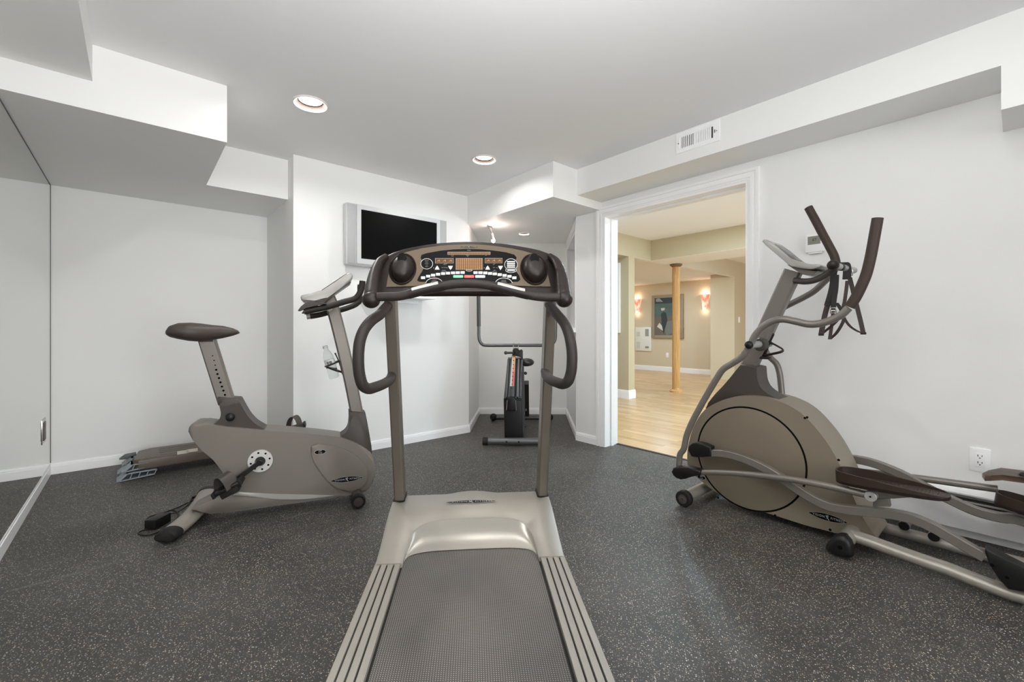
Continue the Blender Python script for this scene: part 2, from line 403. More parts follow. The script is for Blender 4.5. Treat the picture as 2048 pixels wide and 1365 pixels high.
# soffits and boxed ducts under the ceiling
def sof(name, boxes):
    w = MB()
    for a, b in boxes: w.box(a, b)
    return struct(name, w, M['wall'])
sof('ceiling_soffit_left', [((-0.478, 2.885, 2.088), (0.386, 4.56, CEIL + 0.02)), ((0.386, 3.828, 2.088), (0.925, 4.56, CEIL + 0.02))])
sof('ceiling_soffit_mirror', [((-0.478, -2.98, 2.227), (-0.156, 2.885, CEIL + 0.02))])
sof('ceiling_soffit_right', [((2.838, 0.055, 2.186), (XR, 2.46, CEIL + 0.02)), ((2.838, -2.98, 1.994), (XR, 0.055, CEIL + 0.02))])
ap_ = [(2.547, 2.455), (XR, 2.455), (3.19, 2.74), (4.2, 3.68), (3.25, 4.55), (2.56, 3.70)]
so_ = holed('ceiling_soffit_alcove', ap_, 2.116, [(3.266, 3.592, .054)], M['wall'], False)
bm_ = MB().prism([V((x, y, 2.116)) for x, y in ap_], (0, 0, CEIL + .02 - 2.116)).bm
bm_.normal_update(); bmesh.ops.delete(bm_, geom=[f for f in bm_.faces if abs(f.normal.z) > .9], context='FACES')
bm_.from_mesh(so_.data); bmesh.ops.remove_doubles(bm_, verts=bm_.verts[:], dist=1e-5); bm_.to_mesh(so_.data); bm_.free()
# baseboards
def bboard(name, runs, h=0.078, t=0.013):
    w = MB()
    for (x0, y0), (x1, y1) in runs:                   # the room lies to the right of the run
        p, q = V((x0, y0)), V((x1, y1)); d = (q - p).normalized(); n = V((d.y, -d.x))
        for (z0, z1, tt) in ((0, h * 0.74, t), (h * 0.74, h * 0.9, t * 0.78), (h * 0.9, h, t * 0.42)):
            pts = [p, q, q + n * tt, p + n * tt]
            w.prism([V((k.x, k.y, z0)) for k in pts], (0, 0, z1 - z0))
    return struct(name, w, M['trim'])
bboard('baseboard_left', [((-0.478, -2.98), (-0.478, 4.56))], 0.082, 0.016)
bboard('baseboard_back', [((-0.465, 4.56), (0.925, 4.56)), ((0.925, 4.56), (0.925, 3.67))])
bboard('baseboard_niche', [((0.925, 3.67), (2.58, 3.67)), (tuple(E_), tuple(D_))])
bboard('baseboard_alcove', [(tuple(D_), tuple(A_)), (tuple(A_), tuple(B_)), ((XR, 2.742), (XR, 2.497))])
bboard('baseboard_right', [((XR, 1.137), (XR, 0.62))])
# doorway trim
w = MB()
def casing(x0, x1, a, b):                     # one moulding layer: a..b is the distance out from the opening edge
    w.box((x0, DY0 - b, 0), (x1, DY0 - a, DZ + b)).box((x0, DY1 + a, 0), (x1, DY1 + b, DZ + b)).box((x0, DY0 - a, DZ + a), (x1, DY1 + a, DZ + b))
casing(XR - 0.011, XR - 0.0002, 0.0, 0.07); casing(XR - 0.017, XR - 0.0112, 0.013, 0.031); casing(XR - 0.02, XR - 0.0112, 0.05, 0.0695)
w.box((XR - 0.008, DY1 - 0.018, 0), (XRO + 0.012, DY1 - 0.0003, DZ - 0.0003)).box((XR - 0.008, DY0 + 0.0003, 0), (XRO + 0.012, DY0 + 0.018, DZ - 0.0003)).box((XR - 0.008, DY0 + 0.0181, DZ - 0.018), (XRO + 0.012, DY1 - 0.0181, DZ - 0.0003))
w.box((XR + 0.075, DY1 - 0.03, 0), (XR + 0.11, DY1 - 0.0181, DZ - 0.0181)).box((XR + 0.075, DY0 + 0.0181, 0), (XR + 0.11, DY0 + 0.03, DZ - 0.0181)).box((XR + 0.075, DY0 + 0.0301, DZ - 0.03), (XR + 0.11, DY1 - 0.0301, DZ - 0.0181))
struct('trim_1', w, M['trim'])
M['thresh'] = mat('dark_threshold', (62, 46, 38), 0.5)
struct('trim_2', MB().box((XRO - 0.01, DY0 + 0.018, -0.02), (XRO + 0.022, DY1 - 0.018, 0.006), 0.003), M['thresh'])
# alcove window: casing, sill and leaded art glass
def leaded():
    m = bpy.data.materials.new('leaded_glass'); m.use_nodes = True
    N, L, b = nodes_of(m)
    tc = N.new('ShaderNodeTexCoord'); mp = N.new('ShaderNodeMapping'); mp.inputs['Scale'].default_value = (5, 5, 5)
    L.new(tc.outputs['Object'], mp.inputs['Vector'])
    vo = N.new('ShaderNodeTexVoronoi'); vo.feature = 'DISTANCE_TO_EDGE'; vo.inputs['Scale'].default_value = 1.3; L.new(mp.outputs['Vector'], vo.inputs['Vector'])
    lt = N.new('ShaderNodeMath'); lt.operation = 'LESS_THAN'; lt.inputs[1].default_value = 0.05; L.new(vo.outputs['Distance'], lt.inputs[0])
    v2 = N.new('ShaderNodeTexVoronoi'); v2.inputs['Scale'].default_value = 1.3; L.new(mp.outputs['Vector'], v2.inputs['Vector'])
    cr = N.new('ShaderNodeValToRGB'); cr.color_ramp.elements[0].color = lin((120, 122, 128)) + (1,); cr.color_ramp.elements[1].color = lin((206, 206, 208)) + (1,)
    cr.color_ramp.elements[1].position = 0.45
    L.new(v2.outputs['Color'], cr.inputs['Fac'])
    mx = N.new('ShaderNodeMix'); mx.data_type = 'RGBA'; L.new(lt.outputs[0], mx.inputs['Factor']); L.new(cr.outputs['Color'], mx.inputs['A']); mx.inputs['B'].default_value = lin((44, 44, 46)) + (1,)
    L.new(mx.outputs['Result'], b.inputs['Base Color']); b.inputs['Roughness'].default_value = 0.25
    return m
M['leaded'] = leaded()
w = MB()
for s0, s1, z0, z1 in ((0.0, 0.085, 1.03, 2.10), (SL - 0.15, SL - 0.085, 1.03, 2.10), (0.0, SL - 0.085, 2.03, 2.10)): seg(w, s0, s1, z0, z1, -0.018, 0.0)
for s0, s1, z0, z1 in ((0.08, 0.095, 1.06, 2.03), (SL - 0.115, SL - 0.1, 1.06, 2.03), (0.08, SL - 0.1, 2.015, 2.03)): seg(w, s0, s1, z0, z1, 0.0, 0.15)
seg(w, 0.0, SL - 0.07, 1.02, 1.062, -0.045, 0.12)
wf = struct('window_1', w, M['trim'])
obj('glass', seg(MB(), 0.095, SL - 0.115, 1.06, 2.015, 0.09, 0.098), M['leaded'], wf)
# mirror covering the left wall
mt = tag(obj('wall_mirror', MB().box((-0.4775, -1.2, 0.084), (-0.465, 4.558, 2.086)), M['mirror']), 'large frameless wall mirror covering the left wall above the white baseboard', 'mirror')
# extra strip of mirror above is hidden by the soffit in front of it
obj('mirror_edge', MB().box((-0.4645, 4.552, 0.084), (-0.463, 4.558, 2.086)).box((-0.4645, -1.2, 2.082), (-0.463, 4.558, 2.086)), mat('mirror_edge_grey', (96, 96, 92), 0.4), mt)

# ---------------------------------------------------------------- fixtures in the gym
def can(loc, R, label):
    t = thing('recessed_light', loc, label, 'ceiling light', 'recessed ceiling lights')
    x, y, z = loc
    obj('trim_ring', MB().lathe([(R * 0.86, 0.0), (R * 0.87, -0.007), (R * 0.94, -0.01), (R, -0.004), (R, 0.0)], (x, y, z), (0, 0, 1), 40, False), M['cantrim'], t)
    obj('reflector', MB().lathe([(R * 0.865, -0.001), (R * 0.84, 0.004), (R * 0.66, 0.018)], (x, y, z), (0, 0, 1), 40, False), M['canring'], t)
    obj('diffuser', MB().lathe([(0.0, 0.019), (R * 0.6, 0.019), (R * 0.67, 0.0175)], (x, y, z), (0, 0, 1), 40, False), M['glow'], t)
    return t
c1 = can((0.796, 2.781, CEIL), 0.098, 'round recessed ceiling light beside the white soffit corner')
can((2.105, 2.787, CEIL), 0.098, 'round recessed ceiling light above the television wall, beside the alcove beam')
can((3.266, 3.592, 2.116), 0.062, 'small recessed light in the low alcove ceiling')
# track spotlight in the alcove
p = atz(980, 452, 2.116)
t = thing('track_spotlight', p, 'small lit chrome spotlight hanging from the alcove ceiling', 'spotlight')
e1 = p + cw(0.005, -0.02, 0); 
obj('ceiling_plate', MB().obox(p + V((0, 0, -0.008)), (cw(0.022, 0, 0), cw(0, 0.05, 0), V((0, 0, 0.008))), 0.003), M['chrome'], t)
q0 = p + V((0, 0, -0.012)); q1 = p + cw(0.02, 0.0, -0.085)
obj('stem', MB().tube([q0, q1], 0.009, 10), M['chrome'], t)
hd = obj('lamp_head', MB().lathe([(0.012, 0.0), (0.02, 0.012), (0.021, 0.05), (0.026, 0.075), (0.024, 0.077)], q1 + V((0, 0, 0.01)), cw(0.012, -0.01, -0.06), 20), M['chrome'], t)
obj('bulb', MB().ball(q1 + cw(0.015, -0.012, -0.072), 0.02), mat('halogen_bulb', (255, 240, 225), 0.4, emit=(255, 236, 220), estr=25.0), t)
sp = bpy.data.lights.new('spot_glow', 'POINT'); sp.energy = 1.6; sp.color = (1.0, 0.80, 0.72); sp.shadow_soft_size = 0.02
spo = bpy.data.objects.new('spot_glow', sp); spo.location = q1 + cw(0.03, -0.05, -0.03); COL.objects.link(spo)
# air vent on the right soffit
y0, y1, z0, z1 = 1.256, 1.552, 2.257, 2.392
t = thing('air_vent', (2.838, (y0 + y1) / 2, (z0 + z1) / 2), 'white louvred air vent on the right ceiling duct', 'vent')
fr = MB(); fx0, fx1 = 2.832, 2.838
gy0, gy1, gz0, gz1 = y0 + 0.042, y1 - 0.032, z0 + 0.03, z1 - 0.03; gm = (gy0 + gy1) / 2 + 0.006
fr.box((fx0, y0, z0), (fx1, gy0, z1)).box((fx0, gy1, z0), (fx1, y1, z1)).box((fx0, gy0, z0), (fx1, gy1, gz0)).box((fx0, gy0, gz1), (fx1, gy1, z1)).box((fx0, gm - 0.006, gz0), (fx1, gm + 0.006, gz1))
obj('frame', fr, M['trim'], t)
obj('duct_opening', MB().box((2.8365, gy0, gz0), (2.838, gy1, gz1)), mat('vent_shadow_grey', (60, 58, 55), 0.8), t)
for k in range(9):
    yy = gm + 0.012 + k * 0.0128
    obj('slat', MB().obox((2.834, yy, (gz0 + gz1) / 2), (V((0.003, 0.0025, 0)), V((-0.0006, 0.0012, 0)) * 2.2, V((0, 0, (gz1 - gz0) / 2)))), M['trim'], t)
for k in range(8):
    yy = gm - 0.012 - k * 0.0125
    obj('slat', MB().obox((2.834, yy, (gz0 + gz1) / 2), (V((0.003, -0.0025, 0)), V((-0.0006, -0.0012, 0)) * 2.2, V((0, 0, (gz1 - gz0) / 2)))), M['trim'], t)
obj('damper_lever', MB().box((2.827, y0 + 0.028, 2.315), (2.833, y0 + 0.033, 2.335)), mat('lever_grey', (120, 118, 116), 0.5), t)
for yy in (y0 + 0.02, y1 - 0.016): obj('screw', MB().lathe([(0.0, -0.002), (0.004, -0.0015), (0.005, 0)], (fx0, yy, 2.325), (1, 0, 0), 10, False), M['chrome'], t)
# television on the niche wall
t = thing('television', (1.77, 3.67, 1.83), 'silver flat television with black screen on the white niche wall', 'television')
M['tvs'] = mat('silver_plastic', (206, 207, 208), 0.38, metal=0.15)
M['tvsp'] = mat('speaker_cloth_grey', (176, 177, 178), 0.7, bump=0.2, bscale=900)
tx0, tx1, tz0, tz1 = 1.296, 2.247, 1.578, 2.083
fr = MB().box((tx0, 3.565, tz0), (tx1, 3.63, tz1), 0.006)
fr.box((1.55, 3.63, 1.68), (2.0, 3.668, 1.98))
obj('case', fr, M['tvs'], t)
bz = MB(); sx0, sx1, sz0, sz1 = 1.412, 2.13, 1.633, 2.04
bz.box((1.376, 3.55, tz0 + 0.012), (sx0, 3.565, tz1 - 0.006)).box((sx1, 3.55, tz0 + 0.012), (2.166, 3.565, tz1 - 0.006)).box((sx0, 3.55, tz0 + 0.012), (sx1, 3.565, sz0)).box((sx0, 3.55, sz1), (sx1, 3.565, tz1 - 0.006))
obj('bezel', bz, M['tvs'], t)
obj('screen', MB().box((sx0, 3.555, sz0), (sx1, 3.566, sz1)), mat('black_screen', (3, 3, 3), 0.35, spec=0.1), t)
for a, b in ((tx0 + 0.006, 1.37), (2.172, tx1 - 0.006)): obj('speaker', MB().box((a, 3.558, tz0 + 0.01), (b, 3.567, tz1 - 0.008), 0.003), M['tvsp'], t)
obj('cable_loop', MB().tube([(1.52, 3.6, 1.58), (1.515, 3.6, 1.565), (1.525, 3.6, 1.553), (1.538, 3.6, 1.562), (1.535, 3.6, 1.58)], 0.003, 8, sub=4), M['black'], t)
# shelf under the television
t = thing('wall_shelf', (1.75, 3.67, 1.31), 'white shelf on the wall under the television, behind the treadmill console', 'shelf')
obj('shelf_board', MB().box((1.42, 3.43, 1.318), (2.045, 3.67, 1.338), 0.002), M['trim'], t)
obj('bracket', MB().box((1.47, 3.645, 1.285), (1.99, 3.67, 1.318)), M['trim'], t)
# thermostat
t = thing('thermostat', (XR, 0.83, 1.57), 'white wall thermostat with a grey display beside the elliptical handlebars', 'thermostat')
obj('case', MB().box((XR - 0.026, 0.772, 1.518), (XR, 0.868, 1.628), 0.004).box((XR - 0.02, 0.785, 1.51), (XR - 0.004, 0.855, 1.52)), M['trim'], t)
dsp = obj('display', MB().box((XR - 0.0275, 0.789, 1.565), (XR - 0.025, 0.855, 1.615)), mat('lcd_grey', (132, 132, 118), 0.3), t)
obj('digits', text_mb(MB(), '67', (XR - 0.028, 0.82, 1.592), (0, -1, 0), (0, 0, 1), 0.016), M['black'], dsp)
# power outlet on the right wall
def outlet(x, yc, zc, hw, hh, label, lab_m, name='power_outlet'):
    t = thing(name, (x, yc, zc), label, 'outlet')
    pl = MB().box((x - 0.006, yc - hw, zc - hh), (x, yc + hw, zc + hh), 0.0025)
    obj('cover_plate', pl, lab_m, t)
    r = obj('receptacle', MB().box((x - 0.0085, yc - 0.017, zc - 0.034), (x - 0.005, yc + 0.017, zc + 0.034), 0.001), M['trim'], t)
    sl = MB()
    for zz in (zc + 0.018, zc - 0.015):
        sl.box((x - 0.009, yc - 0.0085, zz), (x - 0.008, yc - 0.006, zz + 0.008)).box((x - 0.009, yc + 0.0055, zz - 0.001), (x - 0.008, yc + 0.008, zz + 0.009)).box((x - 0.009, yc - 0.003, zz - 0.009), (x - 0.008, yc + 0.003, zz - 0.005))
    obj('slots', sl, M['hole'], r)
    return t
outlet(XR, 0.131, 0.398, 0.036, 0.058, 'white double power outlet on the right wall above the elliptical pedals', M['trim'])
# outlet cut into the mirror
t = thing('mirror_outlet', (-0.465, 4.235, 0.37), 'mirror-framed outlet cut into the left wall mirror', 'outlet')
obj('cover_plate', MB().box((-0.465, 4.165, 0.29), (-0.4615, 4.305, 0.45), 0.001), M['chrome'], t)
obj('receptacle', MB().box((-0.4625, 4.19, 0.31), (-0.457, 4.28, 0.43), 0.001), mat('brown_receptacle', (88, 82, 76), 0.5), t)
# baseboard heater along the right wall
t = thing('baseboard_heater', (XR, -0.5, 0.0), 'white baseboard heater along the right wall behind the elliptical', 'heater')
hy0, hy1 = -1.6, 0.6
obj('front_panel', MB().box((3.098, hy0, 0.055), (3.104, hy1, 0.175), 0.002), M['trim'], t)
obj('back_panel', MB().box((3.155, hy0, 0.02), (XR, hy1, 0.245)).prism([V((3.155, hy0, 0.245)), V((3.155, hy0, 0.238)), V((3.112, hy0, 0.222)), V((3.112, hy0, 0.229))], (0, hy1 - hy0, 0)), M['trim'], t)
obj('end_cap', MB().box((3.096, hy1, 0.0), (XR, hy1 + 0.03, 0.235), 0.004), M['trim'], t)
obj('fins', MB().box((3.108, hy0, 0.06), (3.15, hy1, 0.2)), mat('heater_fins_dark', (52, 46, 42), 0.7), t)
obj('damper', MB().box((3.1, hy0, 0.19), (3.112, hy1, 0.197)), mat('heater_damper', (190, 186, 180), 0.4), t)

# ================================================================ the lounge beyond the doorway
WY = 3.87
slab('floor_lounge', [(3.345, -3.1), (12.2, -3.1), (12.2, 8.2), (4.45, 8.2), (4.45, 3.65), (3.345, 2.6)], -0.06, 0.0, M['planks'])
slab('ceiling_lounge', [(XRO, -3.1), (12.2, -3.1), (12.2, WY + 0.1), (4.3, WY + 0.1), (4.3, 3.62), (XRO, 2.6)], LCEIL, LCEIL + 0.1, M['ceil'])
slab('ceiling_den', [(4.3, WY + 0.1), (12.2, WY + 0.1), (12.2, 8.2), (4.3, 8.2)], 2.235, 2.33, M['ceil'])
struct('wall_lounge', MB().box((4.3, WY, 2.16), (9.43, WY + 0.1, LCEIL)).box((4.3, WY + 0.1, 2.16), (5.66, 6.0, 2.24)).box((5.66, WY, 0), (5.815, 8.0, 2.16)), M['beige'])
struct('wall_hall', MB().box((9.43, WY, 0), (9.98, WY + 0.16, LCEIL)).box((6.72, WY - 0.004, 2.16), (9.43, WY, LCEIL)).box((9.42, WY + 0.16, 0), (9.6, WY + 0.5, 2.235)), M['taupe'])
struct('wall_den', MB().box((10.15, 4.2, 0), (10.3, 8.1, 2.3)).box((9.6, 4.2, 0), (10.15, 4.37, 2.3)), M['cream'])
struct('wall_passage', MB().box((11.2, -3.1, 0), (11.35, 4.2, LCEIL)), M['yellow'])
struct('wall_lounge_far', MB().box((12.0, -3.1, 0), (12.2, 8.2, LCEIL)).box((XRO, -3.2, 0), (12.2, -3.05, LCEIL)).box((4.3, 8.1, 0), (12.2, 8.25, LCEIL)), M['beige'])
struct('ceiling_beam', MB().box((6.27, -3.05, 2.16), (6.99, WY, LCEIL)), M['beige'])
struct('trim_3', MB().box((6.272, -3.05, 2.158), (6.988, WY, 2.1605)).box((5.82, WY + .002, 2.158), (9.43, WY + 0.098, 2.1605)), M['ceil'])
struct('trim_4', MB().box((9.415, WY + 0.005, 0), (9.43, WY + 0.5, 2.16)), M['cream'])
bboard('baseboard_lounge', [((5.66, 6.0), (5.66, WY)), ((5.66 - 0.012, WY), (5.827, WY))], 0.13, 0.014)
bboard('baseboard_den', [((10.15, 8.0), (10.15, 4.37)), ((9.43, WY), (9.98, WY))], 0.12, 0.014)
# window frame with art glass on the pier wall
wt = MB(); wx0, wx1 = 5.638, 5.66
for a, b in (((wx0, 4.02, 1.0), (wx1, 4.09, 2.08)), ((wx0, 4.55, 1.0), (wx1, 4.62, 2.08)), ((wx0, 4.09, 1.0), (wx1, 4.55, 1.07)), ((wx0, 4.09, 2.01), (wx1, 4.55, 2.08))): wt.box(a, b)
w2 = struct('window_2', wt, M['trim'])
obj('glass', MB().box((5.648, 4.09, 1.07), (5.656, 4.55, 2.01)), M['leaded'], w2)
# oak column
cx_, cy_ = 6.93, 3.80
t = thing('support_column', (cx_, cy_, 0), 'honey oak support column standing on the lounge floor', 'column')
fl = []
for k in range(32):
    a = 2 * math.pi * k / 32; r = 0.062 if k % 2 else 0.056
    fl.append(V((cx_ + r * math.cos(a), cy_ + r * math.sin(a), 0.05)))
obj('shaft', MB().prism(fl, (0, 0, 2.085)), M['oak'], t, 20)
obj('base', MB().lathe([(0.105, 0), (0.105, 0.02), (0.09, 0.035), (0.07, 0.045), (0.066, 0.07)], (cx_, cy_, 0), (0, 0, 1), 32), M['oak'], t)
obj('cap', MB().lathe([(0.066, 0), (0.09, 0.02), (0.1, 0.028), (0.1, 0.04)], (cx_, cy_, 2.11), (0, 0, 1), 32), mat('dark_bronze_cap', (120, 98, 74), 0.4), t)
# wall sconces
def sconce_mat():
    m = bpy.data.materials.new('orange_art_glass'); m.use_nodes = True
    N, L, b = nodes_of(m)
    tc = N.new('ShaderNodeTexCoord'); no = N.new('ShaderNodeTexNoise'); no.inputs['Scale'].default_value = 9; no.inputs['Detail'].default_value = 4
    L.new(tc.outputs['Object'], no.inputs['Vector'])
    cr = N.new('ShaderNodeValToRGB'); cr.color_ramp.elements[0].position = 0.38; cr.color_ramp.elements[1].position = 0.62
    cr.color_ramp.elements[0].color = lin((232, 140, 112)) + (1,); cr.color_ramp.elements[1].color = lin((255, 226, 208)) + (1,)
    L.new(no.outputs['Fac'], cr.inputs['Fac']); L.new(cr.outputs['Color'], b.inputs['Base Color']); L.new(cr.outputs['Color'], b.inputs['Emission Color'])
    b.inputs['Emission Strength'].default_value = 0.6; b.inputs['Roughness'].default_value = 0.2
    return m
M['sconce'] = sconce_mat()
def sconce(y, z, label, x=10.15, s=1.0, grp='orange glass wall sconces', pw=1.5):
    t = thing('wall_sconce', (x, y, z), label, 'sconce', grp)
    def ring(r, dz): return [V((x - 0.012 - r * 0.85 * math.sin(a), y + r * math.cos(a), z + dz)) for a in [math.pi * k / 16 for k in range(17)]]
    rings = [ring(0.062 * s, -0.19 * s), ring(0.07 * s, -0.1 * s), ring(0.078 * s, 0.02 * s), ring(0.095 * s, 0.13 * s), ring(0.112 * s, 0.17 * s)]
    mb = MB(); mb.loft([r + [p + V((0.004, 0, 0)) for p in reversed(r)] for r in rings], True, False)
    obj('glass_shade', mb, M['sconce'], t)
    obj('back_plate', MB().box((x - 0.01, y - 0.05 * s, z - 0.14 * s), (x, y + 0.05 * s, z + 0.12 * s)), M['canring'], t)
    for dz, e in ((0.2, pw), (-0.22, pw * 0.4)):
        l = bpy.data.lights.new('sconce_bulb', 'POINT'); l.energy = e; l.color = (1.0, 0.74, 0.55); l.shadow_soft_size = 0.03
        lo = bpy.data.objects.new('sconce_bulb', l); lo.location = (x - 0.07, y, z + dz * s); COL.objects.link(lo)
    return t
sconce(6.66, 1.70, 'orange glass wall sconce left of the framed painting, above the white panel')
sconce(4.83, 1.71, 'orange glass wall sconce right of the oak column and painting')
t = thing('glass_lamp', atx(1499, 675, 10.9), 'orange glass lamp peeking past the doorway edge in the hall', 'lamp')
pp = atx(1497, 682, 10.9)
obj('glass_body', MB().lathe([(0.05, -0.36), (0.09, -0.3), (0.11, 0.0), (0.08, 0.2), (0.1, 0.28)], pp, (0, 0, 1), 24), mat('orange_glass', (226, 110, 50), 0.25, emit=(226, 110, 50), estr=0.25), t)
obj('console_shelf', MB().box((10.75, pp.y - 0.5, pp.z - 0.4), (11.2, pp.y + 0.3, pp.z - 0.36)), M['oak'], t)
# framed painting
py0, py1, pz0, pz1 = atx(1304.5, 640, 10.13), atx(1367, 640, 10.13), atx(1336, 677, 10.13).z, atx(1336, 590, 10.13).z
ya, yb = py1.y, py0.y
t = thing('framed_painting', (10.15, (ya + yb) / 2, (pz0 + pz1) / 2), 'framed teal and grey figure painting on the beige wall behind the oak column', 'painting')
f = 0.075; fr = MB()
for a, b in (((10.1, ya, pz0), (10.15, ya + f, pz1)), ((10.1, yb - f, pz0), (10.15, yb, pz1)), ((10.1, ya + f, pz0), (10.15, yb - f, pz0 + f)), ((10.1, ya + f, pz1 - f), (10.15, yb - f, pz1))): fr.box(a, b, 0.008)
obj('frame', fr, mat('weathered_grey_wood', (158, 146, 128), 0.6, noise=0.12, nscale=40), t)
PX = 10.118
cv = obj('canvas', MB().box((PX, ya + f, pz0 + f), (10.14, yb - f, pz1 - f)), mat('teal_grey_canvas', (86, 108, 104), 0.6, noise=0.35, nscale=6), t)
def paint(name, pts, rgb, k=1):
    x = PX - 0.001 * k
    mb = MB().prism([V((x, atx(a, b, PX).y, atx(a, b, PX).z)) for a, b in pts], (0.0008, 0, 0)); obj(name, mb, mat('paint_' + name, rgb, 0.6, noise=0.15, nscale=25), cv)
paint('floorboards', [(1310, 634), (1361, 632), (1361, 671), (1310, 671)], (112, 104, 94), 1)
paint('sky_band', [(1310, 597), (1361, 594), (1361, 606), (1310, 608)], (60, 70, 74), 1)
paint('sail', [(1312, 599), (1318, 596), (1326, 604), (1312, 604)], (150, 158, 156), 2)
paint('coat', [(1322, 628), (1327, 624), (1332, 626), (1335, 640), (1332, 652), (1327, 668), (1324, 660)], (52, 62, 70), 3)
paint('hat', [(1322, 617), (1330, 616), (1329, 621), (1323, 622)], (206, 204, 194), 4)
paint('white_cloth', [(1319, 646), (1324, 652), (1326, 662), (1314, 654)], (214, 210, 198), 4)
paint('table', [(1330, 644), (1353, 640), (1353, 664), (1333, 671), (1330, 660)], (120, 126, 122), 2)
paint('second_figure', [(1349, 606), (1354, 603), (1357, 624), (1355, 645), (1348, 645)], (168, 168, 160), 3)
paint('planking', [(1350, 629), (1361, 628), (1361, 650), (1350, 651)], (58, 70, 74), 2)
# white wall panel with two screens
a, b = atx(1270.5, 655, 10.13), atx(1302.5, 703, 10.13)
t = thing('wall_panel', (10.15, (a.y + b.y) / 2, (a.z + b.z) / 2), 'white wall panel with grey slots below the left sconce', 'panel')
obj('panel_board', MB().box((10.12, b.y, b.z), (10.15, a.y, a.z), 0.006), mat('panel_white', (236, 238, 230), 0.4), t)
for (u0, v0, u1, v1), nm, c_ in (((1290.5, 658.5, 1297.5, 673), 'grille', (160, 162, 156)), ((1290.5, 693, 1297.5, 697), 'slot', (140, 142, 138)), ((1273.5, 664, 1280, 673), 'grille', (206, 210, 204)), ((1273.5, 684, 1280, 697), 'grille', (206, 210, 204))):
    q0, q1 = atx(u0, v0, 10.12), atx(u1, v1, 10.12)
    obj(nm, MB().box((10.116, q1.y, q1.z), (10.121, q0.y, q0.z)), mat('panel_' + nm, c_, 0.6), t)
# small plates in the lounge
a = atx(1334.5, 711, 10.14)
t = tag(obj('wall_outlet', MB().box((10.142, a.y - 0.036, a.z - 0.06), (10.15, a.y + 0.036, a.z + 0.06), 0.003), M['trim']), 'white outlet plate low on the beige wall behind the oak column', 'outlet')
a = aty(1478, 640, WY)
t = tag(obj('light_switch', MB().box((a.x - 0.036, WY - 0.008, a.z - 0.06), (a.x + 0.036, WY, a.z + 0.06), 0.003), M['trim']), 'white light switch plate on the taupe hall wall', 'switch')
# ================================================================ machine materials
M['champ'] = mat('champagne_silver_paint', (152, 146, 137), 0.38, metal=0.3, noise=0.03, nscale=8)
M['champ_b'] = mat('brushed_champagne', (172, 167, 158), 0.3, metal=0.5)
M['steelgrey'] = mat('grey_metallic_paint', (126, 120, 113), 0.36, metal=0.4)
M['bikegrey'] = mat('grey_brown_plastic', (126, 119, 111), 0.42, metal=0.2, noise=0.03, nscale=6)
M['bikedark'] = mat('dark_grey_plastic', (72, 66, 61), 0.45, metal=0.05, spec=0.35)
M['bronze'] = mat('bronze_housing_plastic', (138, 127, 111), 0.4, metal=0.3)
M['bronze_d'] = mat('bronze_disc_plastic', (126, 115, 99), 0.45, metal=0.2)
M['postc'] = mat('brown_grey_post_paint', (112, 104, 94), 0.34, metal=0.4)
M['sensor'] = mat('brushed_sensor_plate', (196, 194, 188), 0.4, metal=0.2)
M['silver'] = mat('light_silver_plastic', (170, 167, 162), 0.35, metal=0.25)
M['foam'] = mat('dark_foam_grip', (48, 42, 38), 0.55, spec=0.35, bump=0.25, bscale=500)
M['consol'] = mat('dark_brown_console_plastic', (38, 30, 27), 0.4, spec=0.35)
M['face'] = mat('bronze_face_panel', (106, 93, 78), 0.55, spec=0.2)
M['gloss'] = mat('gloss_black_panel', (10, 9, 10), 0.5, spec=0.12)
M['white_i'] = mat('white_print', (204, 204, 202), 0.5)
M['brownp'] = mat('dark_brown_plastic', (52, 40, 34), 0.45, spec=0.35)
M['seatv'] = mat('brown_vinyl', (70, 62, 57), 0.5, spec=0.35, bump=0.1, bscale=300)
def led(name, base, dot, sx, sy, rz=0.0):
    return mat(name, base, 0.4, emit=dot, estr=0.12)
